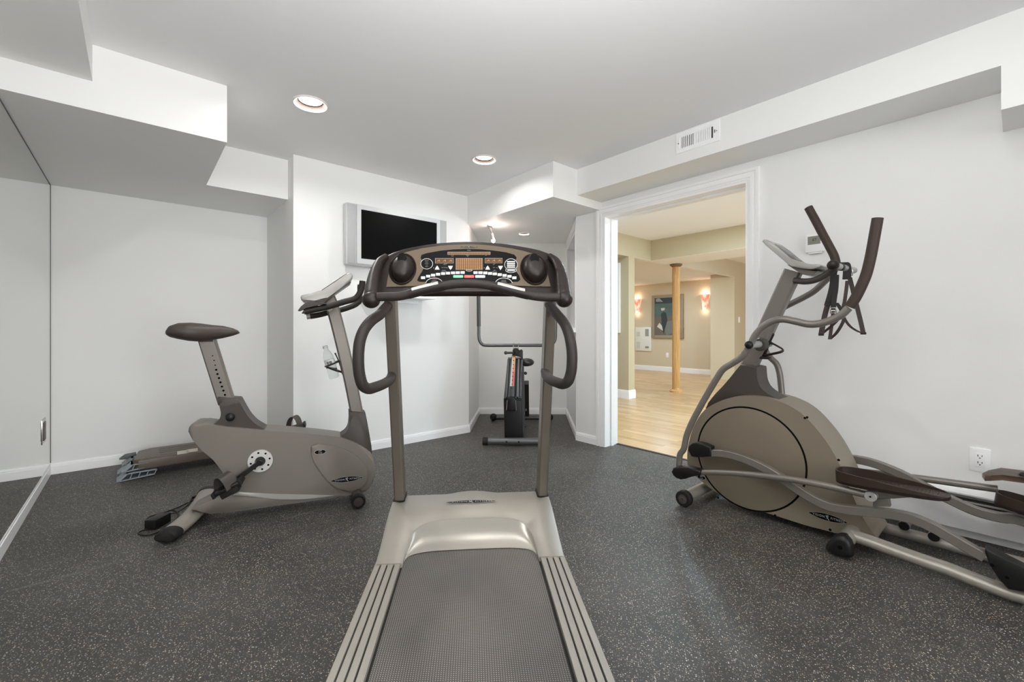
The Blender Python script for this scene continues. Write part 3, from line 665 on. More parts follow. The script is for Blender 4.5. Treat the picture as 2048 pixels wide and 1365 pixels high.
def belt_mat():
    m = bpy.data.materials.new('woven_belt'); m.use_nodes = True
    N, L, b = nodes_of(m)
    tc = N.new('ShaderNodeTexCoord'); mp = N.new('ShaderNodeMapping'); mp.inputs['Rotation'].default_value = (0, 0, math.atan2(SI * .996 - CO * .088 * -1 * 0, 1) * 0 + BELT_ROT)
    L.new(tc.outputs['Object'], mp.inputs['Vector'])
    sx = N.new('ShaderNodeSeparateXYZ'); L.new(mp.outputs['Vector'], sx.inputs[0])
    outs = []
    for ax, sc in (('X', 2 * math.pi / 0.0062), ('Y', 2 * math.pi / 0.0062)):
        mm = N.new('ShaderNodeMath'); mm.operation = 'MULTIPLY'; mm.inputs[1].default_value = sc; L.new(sx.outputs[ax], mm.inputs[0])
        sn = N.new('ShaderNodeMath'); sn.operation = 'SINE'; L.new(mm.outputs[0], sn.inputs[0]); outs.append(sn)
    mn = N.new('ShaderNodeMath'); mn.operation = 'MINIMUM'; L.new(outs[0].outputs[0], mn.inputs[0]); L.new(outs[1].outputs[0], mn.inputs[1])
    mr = N.new('ShaderNodeMapRange'); mr.inputs['From Min'].default_value = -0.1; mr.inputs['From Max'].default_value = 0.75; L.new(mn.outputs[0], mr.inputs['Value'])
    nz = N.new('ShaderNodeTexNoise'); nz.inputs['Scale'].default_value = 3.0; nz.inputs['Detail'].default_value = 4; L.new(tc.outputs['Object'], nz.inputs['Vector'])
    wr = N.new('ShaderNodeMapRange'); wr.inputs['From Min'].default_value = 0.3; wr.inputs['From Max'].default_value = 0.7; wr.inputs['To Min'].default_value = 0.75; wr.inputs['To Max'].default_value = 1.15; L.new(nz.outputs['Fac'], wr.inputs['Value'])
    mx = N.new('ShaderNodeMix'); mx.data_type = 'RGBA'; mx.inputs['A'].default_value = lin((66, 62, 58)) + (1,); mx.inputs['B'].default_value = lin((158, 152, 144)) + (1,)
    L.new(mr.outputs['Result'], mx.inputs['Factor'])
    vm = N.new('ShaderNodeVectorMath'); vm.operation = 'SCALE'; L.new(mx.outputs['Result'], vm.inputs[0]); L.new(wr.outputs['Result'], vm.inputs['Scale'])
    L.new(vm.outputs['Vector'], b.inputs['Base Color']); b.inputs['Roughness'].default_value = 0.42
    return m
def badge(parent, o, xd, yd, hw, hh, txt_h, name='logo_badge', shear=0.0):
    """black pointed oval with a thin pale rim, white lettering and a leaping figure mark"""
    xd, yd, o = V(xd).normalized(), V(yd).normalized(), V(o); n = xd.cross(yd).normalized()
    def lens(a, b, d):
        pts = []
        for k in range(40):
            t = 2 * math.pi * k / 40; c, s_ = math.cos(t), math.sin(t)
            pts.append(o + xd * (a * c) + yd * (b * s_ * (0.35 + 0.65 * (1 - abs(c) ** 2.5))) + n * d)
        return pts
    bd = obj(name, MB().prism(lens(hw, hh, 0.0), n * 0.0012), M['silver'], parent)
    obj('badge_field', MB().prism(lens(hw * 0.975, hh * 0.9, 0.0012), n * 0.0004), M['gloss'], bd)
    obj('lettering', text_mb(MB(), 'VISION', o - xd * hw * 0.14, xd, yd, txt_h, 0.002, 'RIGHT', shear, 1.0, 1.28, hw * 0.6), M['white_i'], bd)
    obj('lettering', text_mb(MB(), 'FITNESS', o + xd * hw * 0.16, xd, yd, txt_h, 0.002, 'LEFT', shear, 1.0, 1.28, hw * 0.66), M['white_i'], bd)
    fg = MB(); f_ = lambda a, b: o + xd * a * hw + yd * b * hh + n * 0.0017
    for q in (((-0.09, 0.55), (-0.06, 0.62), (0.07, -0.5), (0.1, -0.85), (0.06, -0.7)), ((-0.12, 0.05), (-0.02, 0.0), (0.06, 0.22), (0.1, 0.45), (0.02, 0.16)), ((0.0, -0.25), (-0.05, -0.45), (-0.1, -0.55), (-0.03, -0.3))):
        fg.prism([f_(*p) for p in q], n * 0.0003)
    fg.prism([f_(0.02 + 0.022 * math.cos(t), 0.5 + 0.2 * math.sin(t)) for t in [k * math.pi / 4 for k in range(8)]], n * 0.0003)
    obj('figure_mark', fg, M['white_i'], bd)
    return bd

# ================================================================ treadmill
TU, TT = cw(.9961, .0880), cw(-.0880, .9961)
TO = cw(-.1475, 1.593)
def TM(u, t, z): return V((TO.x, TO.y, 0)) + TU * u + TT * t + V((0, 0, z))
def TP(px, py, t): return atp(px, py, TM(0, t, 0), TT)
BELT_ROT = math.atan2(TU.y, TU.x) * -1
M['belt'] = belt_mat()
tm = thing('treadmill', TM(0, 0.1, 0), 'champagne silver treadmill with black belt in the middle of the rubber floor', 'treadmill')
obj('running_belt', MB().prism([TM(-.247, .16, .168), TM(.247, .16, .168), TM(.247, -1.25, .168), TM(-.247, -1.25, .168)], (0, 0, 0.02)), M['belt'], tm)
obj('deck_frame', MB().prism([TM(-.31, .5, .035), TM(.31, .5, .035), TM(.31, -1.22, .035), TM(-.31, -1.22, .035)], (0, 0, 0.125)), M['black'], tm)
for s in (-1, 1):
    for t in (0.44, -1.15):
        obj('levelling_foot', MB().cyl(TM(s * .27, t, 0), TM(s * .27, t, 0.04), 0.025), M['blackrub'], tm)
    # side rail: one profile with three grooves; the dark grip strips sit in them
    u0, u1 = .255, .345; wS = 0.0195; g = (u1 - u0 - 4 * wS) / 3
    prof = [(u0, .160), (u0, .199)]
    x = u0
    for k in range(4):
        prof += [(x + 0.001, .2), (x + wS - 0.001, .2)]
        x += wS
        if k < 3: prof += [(x, .193), (x + g, .193)]; x += g
    prof += [(u1, .198), (u1, .160)]
    if s < 0: prof = [(-a, b) for a, b in prof]
    pts = [TM(a, .12, b) for a, b in prof]
    r = obj('side_rail', MB().prism(pts, TT * -1.37), M['champ'], tm, 20)
    x = u0
    for k in range(3):
        a = x + wS; b = a + g; x = b
        obj('grip_strip', MB().prism([TM(s * a, .1, .192), TM(s * b, .1, .192), TM(s * b, .1, .1955), TM(s * a, .1, .1955)], TT * -1.35), M['black'], r)
    obj('belt_gap', MB().prism([TM(s * .246, .1, .165), TM(s * .256, .1, .165), TM(s * .256, .1, .186), TM(s * .246, .1, .186)], TT * -1.35), M['black'], r)
# motor cover
def htop(t): 
    k = max(0.0, min(1.0, t / 0.40)); return 0.203 + 0.045 * (k * k * (3 - 2 * k))
N_ = 48; rings = [[] for _ in range(7)]
for i in range(N_ + 1):
    th = math.pi * i / N_; c, s_ = math.cos(th), math.sin(th)
    e = 2 / 4.2
    lu, lt = .247 * math.copysign(abs(c) ** e, c), .275 * abs(s_) ** e
    au, at_ = .2475 * math.copysign(abs(c) ** e, c), .105 * abs(s_) ** e
    # outer boundary
    q = th if th <= math.pi / 2 else math.pi - th
    sg = 1 if th <= math.pi / 2 else -1
    q1 = math.radians(34)
    if q <= q1: f_ = q / q1; ou, ot = .346 + .026 * f_, .545 * f_
    else: f_ = (q - q1) / (math.pi / 2 - q1); ou, ot = .372 * (1 - f_), .545
    ou *= sg
    bul = 0.013 * max(0.0, math.cos(ou / .115 * math.pi / 2)) if abs(ou) < .115 and ot >= .54 else 0.0
    nrm = V((sg if q <= q1 else 0, 1 if q > q1 else 0))
    P = lambda u, t, z: TM(u, t, z)
    rings[0].append(P(ou, ot, 0.03))
    rings[1].append(P(ou, ot, htop(ot) - 0.014 + bul * .6))
    rings[2].append(P(ou - nrm.x * .003, ot - nrm.y * .003, htop(ot) - 0.004 + bul))
    rings[3].append(P(ou - nrm.x * .012, ot - nrm.y * .014, htop(ot) + bul))
    mu, mt_ = lu * .985 * 1.02 , lt + 0.012
    rings[4].append(P(lu * 1.02, lt + 0.006 * s_, htop(lt) + 0.001))
    rings[5].append(P(lu, lt, htop(lt) - 0.003))
    rings[6].append(P(au, at_, 0.1885 + 0.002 * s_))
mb = MB(); vs = [[mb.bm.verts.new(p) for p in r] for r in rings]
for a in range(5):
    for j in range(N_): mb.bm.faces.new((vs[a][j], vs[a][j + 1], vs[a + 1][j + 1], vs[a + 1][j]))
for j in (0, N_): mb.bm.faces.new([vs[a][j] for a in range(6)] + [mb.bm.verts.new(TM(math.copysign(.2475, 1 if j == 0 else -1), 0, 0.03))])
mc = obj('motor_cover', mb, M['champ'], tm, 40)
af = MB(); va = []
for fr_ in range(7):
    f_ = fr_ / 6; row = []
    for i in range(N_ + 1):
        p, q = rings[5][i], rings[6][i]
        row.append(p.lerp(q, f_) + V((0, 0, -0.016 * math.sin(math.pi * f_) * (p.z - q.z) / 0.05)))
    va.append(row)
af.loft(va, False, False)
obj('cover_arch', af, M['champ_b'], mc, 50)
badge(mc, atz(942, 1004.5, .2512), TU, TT, 0.117, 0.018, 0.0115)
# uprights
for s in (-1, 1):
    a, b = TM(s * .337, .505, .243), TM(s * .337, .262, 1.2)
    up = obj('upright_post', MB().bar([a, b], .044, .076, TT, 0, 0.28), M['postc'], tm)
    obj('base_collar', MB().bar([a + V((0, 0, -.006)), a + (b - a) * 0.014], .054, .086, TT, 0, 0.28), M['black'], up)
# console
C0, C1 = TM(0, .20, 1.165), TM(0, .375, 1.465)
CVv = (C1 - C0).normalized(); CNn = TU.cross(CVv).normalized()
if CNn.dot(V((0, 0, HC)) - C0) < 0: CNn = -CNn
def CPx(u, v, d=0.0):                # crop pixel of the console to its face plane, d = height above the face
    return atp(680 + .26369 * u, 460 + .26369 * v, C0 + CNn * d, CNn)
def plate(name, pts, d, th, m, parent, bev=0.0, sm=0):
    q = [CPx(u, v, d) for u, v in pts]
    if sm: q = cat(q, sm, True)
    return obj(name, MB().prism(q, CNn * th, bev), m, parent)
outer = [(232, 505), (240, 420), (262, 320), (290, 245), (330, 205), (400, 172), (480, 148), (560, 130), (660, 113), (760, 101), (860, 94), (960, 91), (1060, 93), (1160, 99), (1260, 109), (1360, 125), (1440, 139), (1520, 157), (1590, 180), (1640, 208), (1670, 250), (1698, 340), (1712, 430), (1712, 500), (1600, 480), (1300, 506), (960, 504), (640, 506), (340, 480)]
con = obj('console_shell', MB().prism([CPx(u, v, -.002) for u, v in outer], TT * .045 + V((0, 0, .004)), .009), M['consol'], tm)
obj('console_tray', MB().prism([CPx(640, 478, -.003), CPx(1292, 478, -.003), CPx(1340, 500, -.003), CPx(590, 500, -.003)], CNn * .03, .006), M['brownp'], con)
face = plate('face_panel', [(352, 438), (372, 330), (392, 238), (440, 196), (520, 170), (620, 146), (760, 126), (860, 119), (960, 116), (1060, 118), (1160, 126), (1300, 146), (1400, 168), (1490, 196), (1545, 245), (1574, 340), (1596, 436), (1420, 432), (1180, 420), (960, 405), (760, 420), (560, 432)], -0.002, 0.005, M['face'], con)
dsp = plate('display_field', [(586, 382), (600, 352), (622, 318), (638, 285), (630, 250), (612, 215), (618, 192), (660, 178), (760, 160), (860, 150), (960, 146), (1060, 149), (1160, 158), (1260, 172), (1322, 190), (1340, 212), (1328, 240), (1320, 275), (1334, 315), (1358, 345), (1368, 378), (1350, 394), (1240, 396), (1100, 392), (960, 388), (820, 392), (680, 396), (600, 394)], 0.003, 0.0012, M['gloss'], face)
M['amber'] = mat('amber_dot_matrix', (92, 66, 46), 0.5, spec=0.2)
M['amberd'] = mat('amber_dots', (196, 148, 100), 0.6, spec=0.1)
M['winrim'] = mat('display_rim', (150, 136, 120), 0.5)
D2 = 0.0042
def rect(u0, v0, u1, v1): return [(u0, v0), (u1, v0), (u1, v1), (u0, v1)]
def win(name, r, parent=con):
    u0, v0, u1, v1 = r
    fr = plate(name, rect(u0 - 2.5, v0 - 2.5, u1 + 2.5, v1 + 2.5), D2, 0.0006, M['winrim'], face)
    ins = plate('lens', rect(u0, v0, u1, v1), D2 + 0.0006, 0.0004, M['amber'], fr); return fr
def dots(fr, r, nx, ny, k):
    u0, v0, u1, v1 = r; mb = MB()
    du, dv = (u1 - u0) / nx, (v1 - v0) / ny
    for i in range(nx):
        for j in range(ny):
            cu, cv = u0 + du * (i + .5), v0 + dv * (j + .5)
            mb.poly([CPx(cu - du * k, cv - dv * k, D2 + .0013), CPx(cu + du * k, cv - dv * k, D2 + .0013), CPx(cu + du * k, cv + dv * k, D2 + .0013), CPx(cu - du * k, cv + dv * k, D2 + .0013)])
    obj('dots', mb, M['amberd'], fr, flat=True)
r = (880, 218, 1080, 301); dots(win('dot_matrix_display', r), r, 14, 9, .27)
r = (818, 170, 1138, 187); dots(win('message_display', r), r, 36, 4, .22)
for r in ((724, 218, 859, 252), (1101, 217, 1229, 251)):
    fr = win('digit_display', r); mb = MB()
    for k in range(3):
        cu = r[0] + (r[2] - r[0]) * (k + .5) / 3
        text_mb(mb, 'A', CPx(cu, (r[1] + r[3]) / 2 + 1, D2), TU, CVv, 0.0105, .0014, 'CENTER', 0.25, 1.5)
    obj('digits', mb, M['amberd'], fr)
TH = CPx(900, 300).z
def ctext(s, u, v, h, shear=0.2, m='white_i', par=None, d=D2, sx=1.0):
    return text_mb(par, s, CPx(u, v, d), TU, CVv, h, 0.0014, 'CENTER', shear, sx)
lt = MB()
ctext('Premier', 978, 157, .0034, 0.3, par=lt)
for s, u, v, h in (('DISTANCE', 852, 195, .0019), ('LAP TIME', 852, 204, .0019), ('HEART RATE', 968, 195, .0019), ('PACE', 968, 203, .0019), ('TIME', 1106, 196, .0022), ('CALORIES', 800, 258, .0021), ('MINUTES', 795, 266, .0021), ('SPEED', 1170, 258, .0021), ('MILES', 1165, 266, .0021), ('ELEVATION', 787, 288, .0026), ('SPEED', 1168, 288, .0026), ('ELEVATION', 787, 309, .0021), ('QUICK KEYS', 787, 317, .0025), ('SPEED', 1172, 309, .0021), ('QUICK KEYS', 1172, 317, .0025)):
    ctext(s, u, v, h, par=lt)
obj('panel_lettering', lt, M['white_i'], face)
def oval(u, v, a, b, n=28, cut=None):
    pts = [(u + a * math.cos(2 * math.pi * k / n), v + b * math.sin(2 * math.pi * k / n)) for k in range(n)]
    if cut: pts = [(x, min(y, cut)) for x, y in pts]
    return pts
for nm, u, v, a, b in (('info_oval', 658, 258, 47, 41), ('program_oval', 1297, 264, 50, 46), ('enter_oval', 1297, 307, 42, 20), ('lap_oval', 979, 308, 24, 7)):
    o_ = plate(nm, oval(u, v, a, b), D2, .0005, M['white_i'], face); plate('field', oval(u, v, a - 3.5, b - 3.5), D2 + .0005, .0004, M['gloss'], o_)
    mb = MB()
    if nm == 'info_oval':
        for k, s in enumerate(('PROGRAMS', 'MANUAL', 'INTERVALS', 'LEVELS', 'CUSTOM')): ctext(s, u, v - 24 + 12 * k, .0023, 0, par=mb)
    if nm == 'lap_oval': ctext('LAPS', u, v, .0022, 0, par=mb)
    if nm in ('info_oval', 'lap_oval'): obj('lettering', mb, M['white_i'], o_)
    if nm == 'program_oval':
        for k in range(4): plate('program_key', rect(1266, 238 + 14 * k, 1328, 247 + 14 * k), D2 + .001, .0015, M['white_i'], o_, .0006)
    if nm == 'enter_oval':
        for k in range(2): plate('enter_key', rect(1268, 297 + 11 * k, 1327, 304 + 11 * k), D2 + .001, .0015, M['white_i'], o_, .0005)
for u, v, nm, sgn in ((737, 290, 'up_arrow_key', 1), (838, 289, 'down_arrow_key', -1), (1120, 290, 'up_arrow_key', 1), (1217, 289, 'down_arrow_key', -1)):
    plate(nm, [(u - 19, v + 14 * sgn), (u + 19, v + 14 * sgn), (u + 10, v - 4 * sgn), (u, v - 18 * sgn), (u - 10, v - 4 * sgn)], D2, .002, M['white_i'], face, .0007)
    plate('key_outline', [(u - 24, v + 1), (u - 30, v), (u - 24, v - 3)], D2, .0005, M['white_i'], face)
KL = [(630, 365), (669, 354), (706, 346), (744, 339), (782, 334), (819, 331), (857, 328.5), (893, 327), (930, 326)]
KR = [(1028, 327), (1065, 327), (1102, 329), (1138, 333), (1174, 336.5), (1211, 342), (1248, 348), (1285, 355), (1322, 366)]
for lst, nums in ((KL, range(1, 10)), (KR, range(9, 0, -1))):
    for (u, v), k in zip(lst, nums):
        kk = plate('quick_key', rect(u - 16, v - 10, u + 16, v + 10), D2, .0025, M['white_i'], face, .0009)
        mb = MB(); ctext(str(k), u, v, .0036, 0.2, par=mb, d=D2 + .0012); obj('digit', mb, M['gloss'], kk)
for u, c_, nm, s in ((896, (120, 190, 160), 'start_key', 'START'), (979, (226, 86, 76), 'stop_key', 'STOP'), (1063, (196, 200, 206), 'cooldown_key', 'COOL DOWN')):
    kk = plate(nm, [(u - 38, 350), (u - 34, 346), (u + 34, 346), (u + 38, 350), (u + 38, 363), (u + 34, 367), (u - 34, 367), (u - 38, 363)], D2, .003, mat(nm + '_colour', c_, 0.4), face, .001)
    mb = MB(); ctext(s, u, 357, .0026, 0, par=mb, d=D2 + .002); obj('lettering', mb, M['white_i'], kk)
for u, red in ((715, True), (1242, False)):
    o_ = plate('warning_patch', oval(u, 408, 66, 44, 28, 405), D2, .0005, M['white_i'], face); plate('field', oval(u, 408, 62, 40, 28, 405), D2 + .0005, .0004, M['gloss'], o_)
    mb = MB()
    for k in range(3): ctext('WARNING READ GUIDE'[:10 + 3 * k], u, 384 + 9 * k, .0022, 0, par=mb)
    obj('lettering', mb, M['white_i'], o_)
    if red:
        mb = MB(); ctext('WARNING', u, 374, .0026, 0, par=mb); obj('red_lettering', mb, mat('red_print', (206, 70, 60), 0.5), o_)
badge(face, CPx(978, 132, .0032), TU, CVv, .0385, .0042, .0030)
# moulded bottle wells at each side of the console
for u, v, s in ((477, 302, 1), (1470, 304, -1)):
    c_ = CPx(u, v, 0); a = (CPx(u + 104, v) - c_).length; b = (CPx(u, v - 116) - c_).length
    def ovr(ka, kb, d, dv=0.0): return [c_ + TU * (a * ka * math.cos(t)) + CVv * (b * (kb * math.sin(t) + dv)) + CNn * d for t in [2 * math.pi * k / 36 for k in range(36)]]
    wl = obj('bottle_well', MB().loft([ovr(1, 1, .002), ovr(.985, .985, .008), ovr(.93, .94, .011), ovr(.86, .88, .006), ovr(.82, .85, .004)]), M['consol'], con, 50)
    obj('well_pocket', MB().loft([ovr(.80, .80, .004, -.04), ovr(.77, .76, .02, -.06), ovr(.68, .66, .036, -.1), ovr(.5, .46, .046, -.16), ovr(.2, .18, .049, -.2)]), M['consol'], wl, 60)
    obj('well_mouth', MB().loft([ovr(.34, .36, .042, .28), ovr(.32, .34, .047, .28), ovr(.02, .02, .0475, .28)]), M['gloss'], wl, 60)
    sc_ = (c_ + CVv * b * .28)
# console side arms and front handlebar
for s, pts in ((-1, [(236, 540, .085), (240, 505, .10), (248, 430, .15), (266, 330, .215), (300, 245, .275), (352, 200, .31)]), (1, [(1700, 536, .085), (1698, 500, .10), (1690, 425, .15), (1672, 325, .215), (1640, 242, .275), (1590, 196, .31)])):
    q = [TP(680 + .26369 * u, 460 + .26369 * v, t) for u, v, t in pts]
    Q, R = cat_r(q, [.028, .030, .028, .023, .018, .012], 6)
    ar = obj('console_arm', MB().tube(Q, R, 16), M['consol'], tm, 60)
    obj('arm_knuckle', MB().ball(q[0] + V((0, 0, 0.004)), .0335, (1, 1, .95), 20), M['consol'], ar, 60)
bar = [(283, 510), (330, 508), (400, 507), (460, 502), (520, 490), (600, 468), (700, 443), (790, 424), (870, 412), (960, 408), (1060, 412), (1150, 426), (1240, 448), (1340, 474), (1430, 495), (1500, 507), (1570, 512), (1662, 512)]
bq = [TP(680 + .26369 * u, 460 + .26369 * v, .075) for u, v in bar]
hb = obj('front_handlebar', MB().tube(bq, .0168, 18, sub=5), M['foam'], tm, 60)
for i0, i1, k in ((4, 7, .5), (11, 14, .5)):
    obj('grip_sleeve', MB().tube(cat(bq[i0:i1 + 1], 6), .0182, 18), M['consol'], hb, 60)
    nrmv = (V((0, 0, .86)) - TT * .5).normalized()
    seg_ = [p + nrmv * .0165 for p in cat(bq[i0:i1 + 1], 6)]
    seg_ = seg_[2:-3] if i0 == 4 else seg_[3:-2]
    obj('pulse_sensor', MB().bar(seg_, .021, .006, nrmv, 0, .8), M['sensor'], hb)
# side handrails
HL = [(372, 566, .255), (340, 600, .215), (300, 645, .165), (238, 690, .11), (185, 755, .07), (152, 840, .045), (140, 940, .035), (141, 1040, .035), (150, 1110, .04), (172, 1178, .05), (215, 1206, .075), (265, 1195, .11), (330, 1170, .18), (378, 1138, .27), (398, 1095, .34)]
HR_ = [(1586, 566, .255), (1612, 600, .215), (1652, 648, .165), (1703, 712, .11), (1735, 790, .07), (1752, 870, .045), (1760, 950, .035), (1758, 1030, .035), (1750, 1090, .04), (1728, 1150, .05), (1690, 1170, .075), (1650, 1160, .11), (1600, 1140, .18), (1568, 1110, .27), (1556, 1075, .34)]
for lst in (HL, HR_):
    q = [TP(680 + .26369 * u, 460 + .26369 * v, t) for u, v, t in lst]
    obj('side_handrail', MB().tube(q, .0205, 18, sub=5), M['foam'], tm, 60)

# ================================================================ upright exercise bike
BO = cw(-1.76, 2.39); BF = cw(.9207, .3903); BN = cw(-.3903, .9207)
def B(s, v, z): return V((BO.x, BO.y, 0)) + BF * s + BN * v + V((0, 0, z))
def BP(px, py, v): return atp(px, py, B(0, v, 0), BN)
def b3(u, v_): return (200 + .42493 * u, 520 + .42493 * v_)
def bA(u, v_): return (360 + .10256 * u, 780 + .10256 * v_)
def bB(u, v_): return (560 + .15385 * u, 820 + .15385 * v_)
def bC(u, v_): return (270 + .14654 * u, 900 + .14654 * v_)
def bD(u, v_): return (560 + .17575 * u, 540 + .17575 * v_)
bk = thing('exercise_bike', B(.45, 0, 0), 'grey upright exercise bike with brown saddle beside the left mirror', 'exercise bike')
def bprism(name, pts, v0, v1, m, parent, bev=0.0, sm=0, seg=4, ang=40):
    q = [BP(px, py, v0) for px, py in pts]
    if sm: q = cat(q, sm, True)
    return obj(name, MB().prism(q, BN * (v1 - v0), bev, seg), m, parent, ang)
hous = [(374.9, 864), (380.5, 850.8), (393.8, 847.2), (418.5, 849.7), (470, 856), (529, 861.5), (560, 863.5), (590, 866), (621.5, 868.5), (650, 871.5), (676.9, 874.8), (695, 880), (713.8, 887.7), (733.8, 900), (744.6, 910.8), (748.5, 927.7), (750.8, 943), (747.7, 964.6), (737, 980), (726, 986.4), (695.4, 991.8), (670.8, 993), (621.5, 994), (560, 995), (510, 994), (478, 991), (464, 985), (455, 965), (444, 944), (425.6, 920), (405, 903), (385, 880)]
body = bprism('body_housing', hous, -.085, .085, M['bikegrey'], bk, .017, 2, 4, 75)
bulge = [bB(*p) for p in ((398, 500), (430, 462), (490, 448), (600, 455), (720, 478), (840, 515), (950, 570), (1050, 650), (1120, 745), (1150, 840), (1140, 930), (1090, 1010), (1000, 1060), (860, 1075), (760, 1040), (650, 955), (560, 850), (480, 740), (420, 620))]
bprism('front_bulge', bulge, -.099, -.07, M['bikegrey'], body, .014, 2, 6, 75)
st = bB(522, 550); so = BP(st[0], st[1], -.0994)
def disc_pts(o, xd, yd, a, b, n=28): return [o + xd * (a * math.cos(2 * math.pi * k / n)) + yd * (b * math.sin(2 * math.pi * k / n)) for k in range(n)]
sk = obj('sticker', MB().prism(disc_pts(so, BF, V((0, 0, 1)), .031, .0145), BN * -.0006), M['white_i'], body)
obj('field', MB().prism(disc_pts(so - BN * .0006, BF, V((0, 0, 1)), .0295, .0130), BN * -.0003), M['gloss'], sk)
mb = MB(); text_mb(mb, 'HRT', so + V((0, 0, .006)) - BN * .001, BF, (0, 0, 1), .0075, .0002, 'CENTER', .15); text_mb(mb, 'E3200', so - V((0, 0, .006)) - BN * .001, BF, (0, 0, 1), .006, .0002, 'CENTER', .15)
obj('lettering', mb, M['white_i'], sk)
lg0, lg1 = bB(655, 930), bB(1080, 880)
L0, L1 = BP(lg0[0], lg0[1], -.0994), BP(lg1[0], lg1[1], -.0994)
badge(body, (L0 + L1) / 2, L1 - L0, (L1 - L0).cross(BN) * -1 if (L1 - L0).cross(BN).z < 0 else (L1 - L0).cross(BN), (L1 - L0).length / 2, .017, .0105)
base = [(379.9, 1021.6), (404, 1009), (429.7, 996.7), (444, 993), (475, 989), (520, 990), (621.5, 989), (670.8, 990.5), (700, 990), (695, 993.5), (637, 1000.5), (600, 1006), (560, 1011), (510, 1018), (460.5, 1025.5), (418, 1030), (408, 1024), (395, 1022)]
bs = bprism('base_fairing', base, -.075, .075, M['bikegrey'], bk, .008, 0, 3, 50)
bprism('ledge_highlight', [bC(1330, 632), bC(1420, 575), bC(1600, 590), bC(1800, 600), bB(0, 1098), bB(200, 1102), bB(420, 1106), bB(560, 1112), bB(715, 1118), bB(560, 1140), bB(400, 1158), bB(200, 1168), bB(0, 1166), bC(1900, 672), bC(1750, 655), bC(1600, 640)], -.0875, -.06, M['silver'], bs, .004)  # highlight on the base ledge, laid on as a pale silver strip
# rear stabiliser
sp_ = [atz(334, 1072, .036), atz(350, 1060, .036), atz(378, 1037, .04), atz(400, 1012, .045), atz(416, 985, .045)]
rs = obj('rear_stabilizer', MB().tube(cat(sp_, 6), .0285, 20, r2=.05, up=(0, 0, 1)), M['champ'], bk, 60)
d_ = (sp_[0] - sp_[1]).normalized()
obj('end_cap', MB().tube([sp_[0] - d_ * .045, sp_[0] - d_ * .02, sp_[0] + d_ * .012, sp_[0] + d_ * .022], [.029, .030, .029, .023], 24, r2=[.051, .0515, .050, .045], up=(0, 0, 1)), M['blackrub'], rs, 60)
d2 = (sp_[-1] - sp_[-2]).normalized()
obj('end_cap', MB().tube([sp_[-1] - d2 * .02, sp_[-1] + d2 * .03, sp_[-1] + d2 * .04], [.031, .030, .020], 20, r2=[.053, .052, .042], up=(0, 0, 1)), M['blackrub'], rs, 60)
# front wheels
wc = BP(717, 996.5, -.2); 
s_w, z_w = (wc - B(0, 0, 0)).dot(BF), wc.z
zr = .040
fa = obj('front_axle', MB().cyl(B(s_w, -.16, .05), B(s_w, .16, .05), .03), M['bikedark'], bk)
for sg in (-1, 1):
    w_ = obj('transport_wheel', MB().lathe([(.02, 0), (.036, 0), (zr, .006), (zr, .03), (.036, .036), (.02, .036)], B(s_w, sg * .164, zr + .001), BN * sg, 32), M['blackrub'], bk)
    obj('wheel_hub', MB().lathe([(.026, .034), (.026, .0375), (.012, .039), (.010, .042), (0, .042)], B(s_w, sg * .164, zr + .001), BN * sg, 24), M['bikedark'], w_)
# saddle, post, boot
boot = [bA(728, 150), bA(900, 172)] + sm2([bA(*p) for p in ((1130, 182), (1190, 290), (1260, 415), (1335, 530), (1450, 650), (1560, 720), (1650, 770))]) + [bA(1640, 830), bA(1300, 830), bA(900, 790), bA(570, 745)] + sm2([bA(*p) for p in ((575, 705), (690, 650), (768, 570), (795, 480), (782, 380), (750, 260))])
bt = bprism('saddle_boot', boot, -.062, .062, M['bikedark'], bk, .010, 0, 4, 60)
kc = bA(985, 532); ko = BP(kc[0], kc[1], -.075)
obj('locking_knob', MB().lathe([(.008, -.02), (.010, -.004), (.02, 0), (.0225, .008), (.018, .018), (.006, .022), (0, .0225)], ko, -BN, 24), M['black'], bt, 50)
sa, sb = BP(454, 806, 0), BP(414.5, 680, 0)
ps = obj('saddle_post', MB().bar([sa, sb], .05, .08, BF, 0, .3), M['steelgrey'], bk)
mb = [b3(*p) for p in ((530, 452), (537, 474), (542, 496), (547, 518), (553, 538), (560, 557), (567, 577), (574, 597), (581, 616), (588, 636))]
for k, (px, py) in enumerate(mb):
    h_ = BP(px, py, -.0256); r_ = .0034 if k < 3 else .0058
    obj('adjustment_hole', MB().lathe([(0, 0.0), (r_, 0.0), (r_, .0006), (0, .0006)], h_, -BN, 12), M['hole'], ps)
us = [321, 328, 345, 380, 430, 480, 530, 580, 625, 648, 657]
tp = [344, 326, 308, 297, 295.5, 300, 307, 311, 322, 332, 341]; bo = [350, 358, 366, 374, 383, 386, 378, 369, 358, 350, 345]
hw = [.03, .07, .105, .128, .13, .112, .078, .048, .034, .022, .008]
rg = []
for u, a, b, w_ in zip(us, tp, bo, hw):
    p1, p0 = BP(*b3(u, a), 0), BP(*b3(u, b), 0); c_ = (p0 + p1) / 2; hz = (p1.z - p0.z) / 2
    rg.append([c_ + BN * (w_ * math.copysign(abs(math.cos(t)) ** .8, math.cos(t))) + V((0, 0, hz * math.copysign(abs(math.sin(t)) ** .9, math.sin(t)))) for t in [2 * math.pi * k / 24 for k in range(24)]])
R2 = []
for i in range(len(rg) - 1):
    for k in range(3):
        f_ = k / 3; R2.append([p.lerp(q, f_) for p, q in zip(rg[i], rg[i + 1])])
R2.append(rg[-1])
sd = obj('saddle', MB().loft(R2), M['seatv'], bk, 70)
sc0 = BP(*b3(505, 386), 0)
obj('saddle_clamp', MB().bar([sc0 + V((0, 0, .0)), sc0 + V((0, 0, .03))], .05, .075, BF), M['bikedark'], sd)
